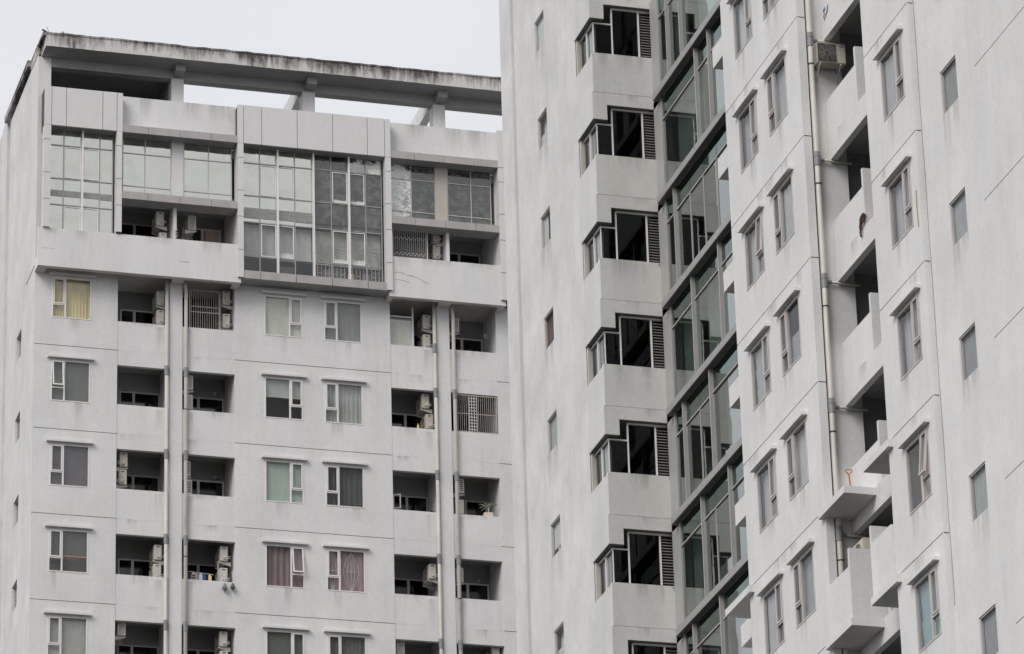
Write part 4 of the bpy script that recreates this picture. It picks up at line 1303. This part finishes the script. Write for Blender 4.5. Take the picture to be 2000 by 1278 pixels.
for i in range(7):
    b.box(-.355, -.349, -.35, -.10, .06 + i * .06, .085 + i * .06)
obj('side_guard', b, t, mats=M['black'])
b = MB()
for xx in (-.27, .22):
    b.box(xx - .02, xx + .02, -.37, -.005, -.03, .008)
    b.tube([(xx, -.34, -.03), (xx, -.01, -.30)], .015, 6)
obj('bracket', b, t, mats=M['bracket'])
obj('maker_plate', MB().box(.2, .31, -.3735, -.371, .43, .45), t, mats=CL['blue'])
t = ac_unit('grey-brown condenser peeping over the deep boxed balcony parapet in the recess', 'p', 32.62, 32.92, 84.35, 1, 'ac_old')

# ================================================================== GRILLES
def grille(label, x, y, z, w, h, nb, mat, rails=(), lattice=None, ties=False):
    t = thing('window_grille', label, 'window grille', (x, y, z), 'barred grilles on balconies')
    b = MB().box(0, .035, -.02, .02, 0, h).box(w - .035, w, -.02, .02, 0, h).box(.035, w - .035, -.02, .02, 0, .03).box(.035, w - .035, -.02, .02, h - .03, h)
    for rz_ in rails:
        b.box(.035, w - .035, -.008, .008, rz_ - .012, rz_ + .012)
    obj('frame', b, t, mats=M[mat])
    bmh = shared(('bar', h, mat), lambda: MB().box(-.0065, .0065, -.0065, .0065, .03, h - .03).mesh('bar', M[mat]))
    for i in range(nb):
        xx = .035 + (w - .07) * (i + .5) / nb
        if lattice and lattice[0] < xx < lattice[1]:
            continue
        obj('bar', bmh, t, (xx, 0, 0))
    if lattice:
        b = MB()
        a, c = lattice
        for i in range(4):
            xx = a + (c - a) * i / 3
            b.box(xx - .011, xx + .011, -.012, .012, .03, h - .03)
        n_ = 12
        for i in range(1, n_):
            b.box(a + .011, c - .011, -.011, .011, h * i / n_ - .011, h * i / n_ + .011)
        obj('lattice', b, t, mats=M['grille_white'])
    if ties:
        b = MB()
        st = (w - .07) / nb
        for i in range(nb - 1):
            for zz_ in ((.27, .75) if i % 2 else (.22, .70)):
                b.box(.035 + st * (i + .5) + .009, .035 + st * (i + 1.5) - .009, -.006, .006, h * zz_ - .01, h * zz_ + .01)
        obj('tie', b, t, mats=M[mat])
    return t
grille('white barred grille closing the penthouse terrace beside two condensers', 35.72, 135.75, 62.66, 1.27, 1.22, 17, 'grille_white', ties=True)
grille('dim barred grille inside the top balcony just before the paired windows', 28.70, 136.05, GL[0] - 1.93, 1.07, 1.42, 13, 'grille_rust', rails=(.62, .82))
grille('rusty cage grille with a chequered centre strip on the second balcony', 37.93, YS + .05, GL[1] - 1.93, 1.44, 1.36, 19, 'grille_rust', rails=(.68,), lattice=(.46, .73))

# ================================================================== BELONGINGS
for x0_, x1_, y0_, z0_, z1_ in ((35.75, 37.1, 137.35, 61.6, 64.40), (28.6, 30.15, 137.42, 58.6, 61.35), (37.9, 39.35, 137.42, 55.6, 58.4)):
    obj('shade_backing', MB().box(x0_, x1_, y0_, y0_ + .075, z0_, z1_), left, L(0, 0, 0), mats=CL['black'])
def clothes():
    y = 136.35
    t = thing('clothes_rack', 'white clothes rail with hangers in the fourth balcony', 'clothes rack', (28.75, y, 51.05))
    obj('rail', MB().tube([(0, 0, .0), (.85, 0, -.06)], .012, 6), t, mats=M['grille_white'])
    obj('upright', MB().tube([(1.0, 0, -1.3), (1.0, 0, .42)], .018, 6), t, mats=M['grille_white'])
    spec = [(.16, 'white', 'white shirt with dark stripes, first on the clothes rail'), (.26, 'pink', 'pink shirt hanging second on the clothes rail'), (.40, 'white', 'plain white shirt hanging mid-way along the clothes rail'), (.51, 'blue', 'bright blue shirt on the clothes rail'),
            (.60, 'black', 'dark shirt between the blue and yellow shirts'), (.71, 'yellow', 'yellow shirt hanging last on the clothes rail')]
    for i, (dx, cc, lab) in enumerate(spec):
        zz_ = -.0 - dx * .07
        b = MB()
        w_, h_ = .10, .36 + .03 * (i % 3)
        b.face([(-w_ * .25, -.05, zz_ - .03), (w_ * .25, -.05, zz_ - .03), (w_ * .6, -.06, zz_ - .10), (w_ * .5, -.07, zz_ - h_), (-w_ * .5, -.05, zz_ - h_), (-w_ * .6, -.06, zz_ - .10)][::-1])
        b.face([(-w_ * .25, .02, zz_ - .03), (w_ * .25, .02, zz_ - .03), (w_ * .6, .05, zz_ - .10), (w_ * .5, .07, zz_ - h_), (-w_ * .5, .07, zz_ - h_), (-w_ * .6, .05, zz_ - .10)])
        for p, q in ((0, 6), (1, 7), (2, 8)):
            pass
        b.face([b.v[0], b.v[5], b.v[11], b.v[6]]).face([b.v[0], b.v[1], b.v[7], b.v[6]])
        if i == 0:
            for s_ in range(3):
                b.box(-.045, .045, -.078, -.07, zz_ - .16 - s_ * .08, zz_ - .12 - s_ * .08, 1)
        o = obj('shirt', b, None, (28.75 + dx, y, 51.05), mats=[CL[cc], CL['black']])
        tag(o, lab, 'shirt', 'shirts on the balcony rail')
clothes()
def bag(name, label, x, z, sx, sz, mat):
    bm = bmesh.new()
    bmesh.ops.create_uvsphere(bm, u_segments=12, v_segments=9, radius=1)
    for v in bm.verts:
        k_ = 1 + .18 * math.sin(v.co.x * 5 + v.co.z * 4)
        top = max(0, v.co.z)
        v.co = (v.co.x * sx * k_ * (1 - .45 * top), v.co.y * .10 * k_, v.co.z * sz)
    me = bpy.data.meshes.new(name)
    bm.to_mesh(me); bm.free()
    me.materials.append(mat)
    t = thing(name, label, 'bag', (x, YS - .10, z), 'bags hung from the balcony edge')
    obj('sack', me, t)
    obj('cord', MB().tube([(0, 0, sz * .8), (.01, .02, sz + .2), (0, .12, sz + .45)], .008, 5), t, mats=M['grille_white'])
bag('hanging_bag', 'pale plastic bag hung over the parapet below two condensers', 29.86, 50.40, .085, .13, CL['lace'])
bag('hanging_bag', 'dark grey bag hung at the parapet corner beside a pale one', 30.13, 50.44, .075, .12, CL['greyblind'])
# pot plant on the parapet
t = thing('pot_plant', 'spiky pale plant in a square pot on the third balcony parapet', 'plant', (39.02, YS + .20, GL[2] - 1.94))
obj('pot', MB().face([(-.16, -.1, 0), (.16, -.1, 0), (.13, -.09, .20), (-.17, -.09, .17)]).face([(-.16, .1, 0), (-.17, .09, .17), (.13, .09, .20), (.16, .1, 0)]).face([(-.16, -.1, 0), (-.17, -.09, .17), (-.17, .09, .17), (-.16, .1, 0)]).face([(.16, -.1, 0), (.16, .1, 0), (.13, .09, .20), (.13, -.09, .20)]).face([(-.17, -.09, .165), (.13, -.09, .195), (.13, .09, .195), (-.17, .09, .165)]), t, mats=CL['peach'])
obj('stem', MB().tube([(0, 0, .18), (.01, 0, .42)], .022, 6), t, mats=CL['drab'])
lf = MB()
for i in range(18):
    th = random.uniform(0, 2 * math.pi)
    ln = random.uniform(.25, .40)
    el = random.uniform(-.3, .9)
    p0 = Vector((.01, 0, .40))
    d1 = Vector((math.cos(th) * math.cos(el), math.sin(th) * math.cos(el) * .6, math.sin(el)))
    p1 = p0 + d1 * ln * .55
    p2 = p0 + d1 * ln + Vector((0, 0, -.06))
    lf.tube([p0, p1, p2], .011, 4)
obj('foliage', lf, t, mats=cloth('palm', (.30, .32, .24)))
# hangers, poles and small things
def hanger(label, x, z, s):
    b = MB()
    pts = [(-.07 * s, 0, .08 * s), (-.03 * s, 0, -.10 * s), (0, 0, .05 * s), (.04 * s, 0, -.10 * s), (.07 * s, 0, .08 * s)]
    b.tube(pts, .013, 5)
    b.tube([(p[0] + .03, .01, p[2] - .09 * s) for p in pts], .011, 5)
    o = obj('clothes_hanger', b, None, (x, 136.5, z), mats=M['grille_white'])
    tag(o, label, 'hanger', 'hangers on the top balcony by the other tower')
hanger('larger zigzag of white hangers on the balcony side wall by the other tower', 39.33, 60.86, 1.0)
hanger('smaller white hanger hanging lower on the same balcony side wall', 39.17, 60.50, .7)
o = obj('bottle', MB().tube([(0, 0, 0), (0, 0, .14)], .035, 8).tube([(0, 0, .14), (0, 0, .20)], .014, 6), None, (36.60, YS + .11, GL[1] - 1.94), mats=CL['yellow'])
tag(o, 'small yellow bottle standing on the second balcony parapet', 'bottle')
b = MB().box(-.16, .10, -.05, .05, 0, .025).tube([(-.1, 0, .03), (0, 0, .05), (.16, .02, .03)], .02, 6)
o = obj('rag', b, None, (36.98, YS + .08, GL[2] - 1.94), mats=CL['black'])
tag(o, 'flat dark rag lying on the third balcony parapet', 'rag')
# wall lamps above the doors
def lamp(label, x, z):
    t = thing('wall_lamp', label, 'wall lamp', (x, YBK, z), 'lamps above the balcony doors')
    obj('arm', MB().tube([(0, 0, 0), (-.05, -.18, .02), (-.14, -.22, -.01)], .012, 6), t, mats=M['black'])
    obj('lamp_shade', MB().face([(-.24, -.26, -.05), (-.08, -.26, -.05), (-.11, -.23, .03), (-.19, -.23, .03)]).face([(-.24, -.16, -.05), (-.19, -.19, .03), (-.11, -.19, .03), (-.08, -.16, -.05)]).face([(-.19, -.23, .03), (-.11, -.23, .03), (-.11, -.19, .03), (-.19, -.19, .03)]).face([(-.24, -.26, -.05), (-.19, -.23, .03), (-.19, -.19, .03), (-.24, -.16, -.05)]).face([(-.08, -.26, -.05), (-.08, -.16, -.05), (-.11, -.19, .03), (-.11, -.23, .03)]), t, mats=M['bracket'])
lamp('small wall lamp above the door of the second balcony just before the paired windows', 30.0, 57.86)
lamp('small wall lamp above the door of the third balcony just before the paired windows', 30.0, 54.83)
lamp('small wall lamp above the door of the fourth balcony beside the other tower', 39.1, 51.82)
# bits on the penthouse parapet, roof and recess
t = thing('antenna', 'short white spiral aerial clamped on the penthouse parapet', 'aerial', (28.14, YP + .1, 62.55))
obj('mast', MB().tube([(0, 0, 0), (-.02, 0, .36)], .014, 6), t, mats=M['black'])
obj('element', MB().tube([(.05 * math.cos(a * .9) - .02, .05 * math.sin(a * .9), .05 + a * .016) for a in range(22)], .012, 5), t, mats=M['grille_white'])
t = thing('lightning_rod', 'bent rod and black stub at the roof frame corner', 'lightning rod', (23.55, 135.12, 69.74))
obj('stub', MB().tube([(0, 0, .0), (-.17, -.02, .08)], .03, 6), t, mats=M['black'])
obj('rod', MB().tube([(.05, 0, 0), (.04, 0, .10), (-.01, 0, .17), (-.01, 0, .2)], .01, 5), t, mats=M['pvc_grey'])
o = obj('rubble_lump', (lambda b: b)(MB().tube([(0, 0, 0), (.02, 0, .05), (.04, 0, .07)], .07, 7)), None, (24.08, 135.14, 69.72), mats=M['patch'])
tag(o, 'lump of mortar left on top of the roof frame', 'rubble')
# things in the recess
t = thing('shovel', 'orange shovel handle standing on the projecting ledge', 'shovel', (32.30, 84.45, 34.535))
obj('shaft', MB().tube([(.03, 0, 0), (.0, 0, .36)], .017, 8), t, mats=CL['red'] if False else cloth('orange_paint', (.50, .17, .07)))
obj('handle', MB().tube([(0, 0, .36), (-.075, 0, .44), (-.065, 0, .475), (.065, 0, .475), (.075, 0, .44), (0, 0, .36)], .013, 6), t, mats=cloth('orange_grip', (.52, .19, .08)))
b = MB().tube([(0, -.10, .13), (-.02, -.02, .08), (-.02, .05, .02)], .055, 7).tube([(-.01, .0, .06), (-.025, .08, -.02), (-.02, .12, -.14)], .04, 7).tube([(-.01, .10, -.08), (-.02, .15, -.20), (-.01, .14, -.31)], .025, 6)
b.tube([(-.02, .02, .0), (-.03, -.07, -.02), (-.02, -.11, .05)], .03, 6)
o = obj('rag', b, None, (XP - .03, 83.88, 40.68), mats=CL['brown'])
tag(o, 'twisted brown rag stuck to the balcony beam in the recess', 'rag')
b = MB()
b.face([(0, 0, 0), (0, -.34, .04), (-.01, -.26, -.16), (-.01, -.05, -.28)])
b.face([(-.012, -.05, -.02), (-.012, -.2, .0), (-.012, -.16, -.08), (-.012, -.06, -.10)], 1)
b.face([(-.014, -.05, -.17), (-.014, -.18, -.13), (-.014, -.16, -.17), (-.014, -.05, -.22)], 2)
o = obj('plastic_sack', b, None, (XP - .012, 85.62, 46.75), mats=[CL['white'], CL['blue'], CL['red']])
tag(o, 'printed sack with blue and red marks high on the recess parapet', 'sack')
o = obj('cord', MB().tube([(0, 0, 0), (-.004, .02, -.4), (-.002, -.01, -.85)], .010, 5), None, (XA - .012, 79.2, 39.25), mats=cloth('ochre_cord', (.45, .33, .10)))
tag(o, 'thin ochre cord hanging down the wall beside a single window', 'cord')
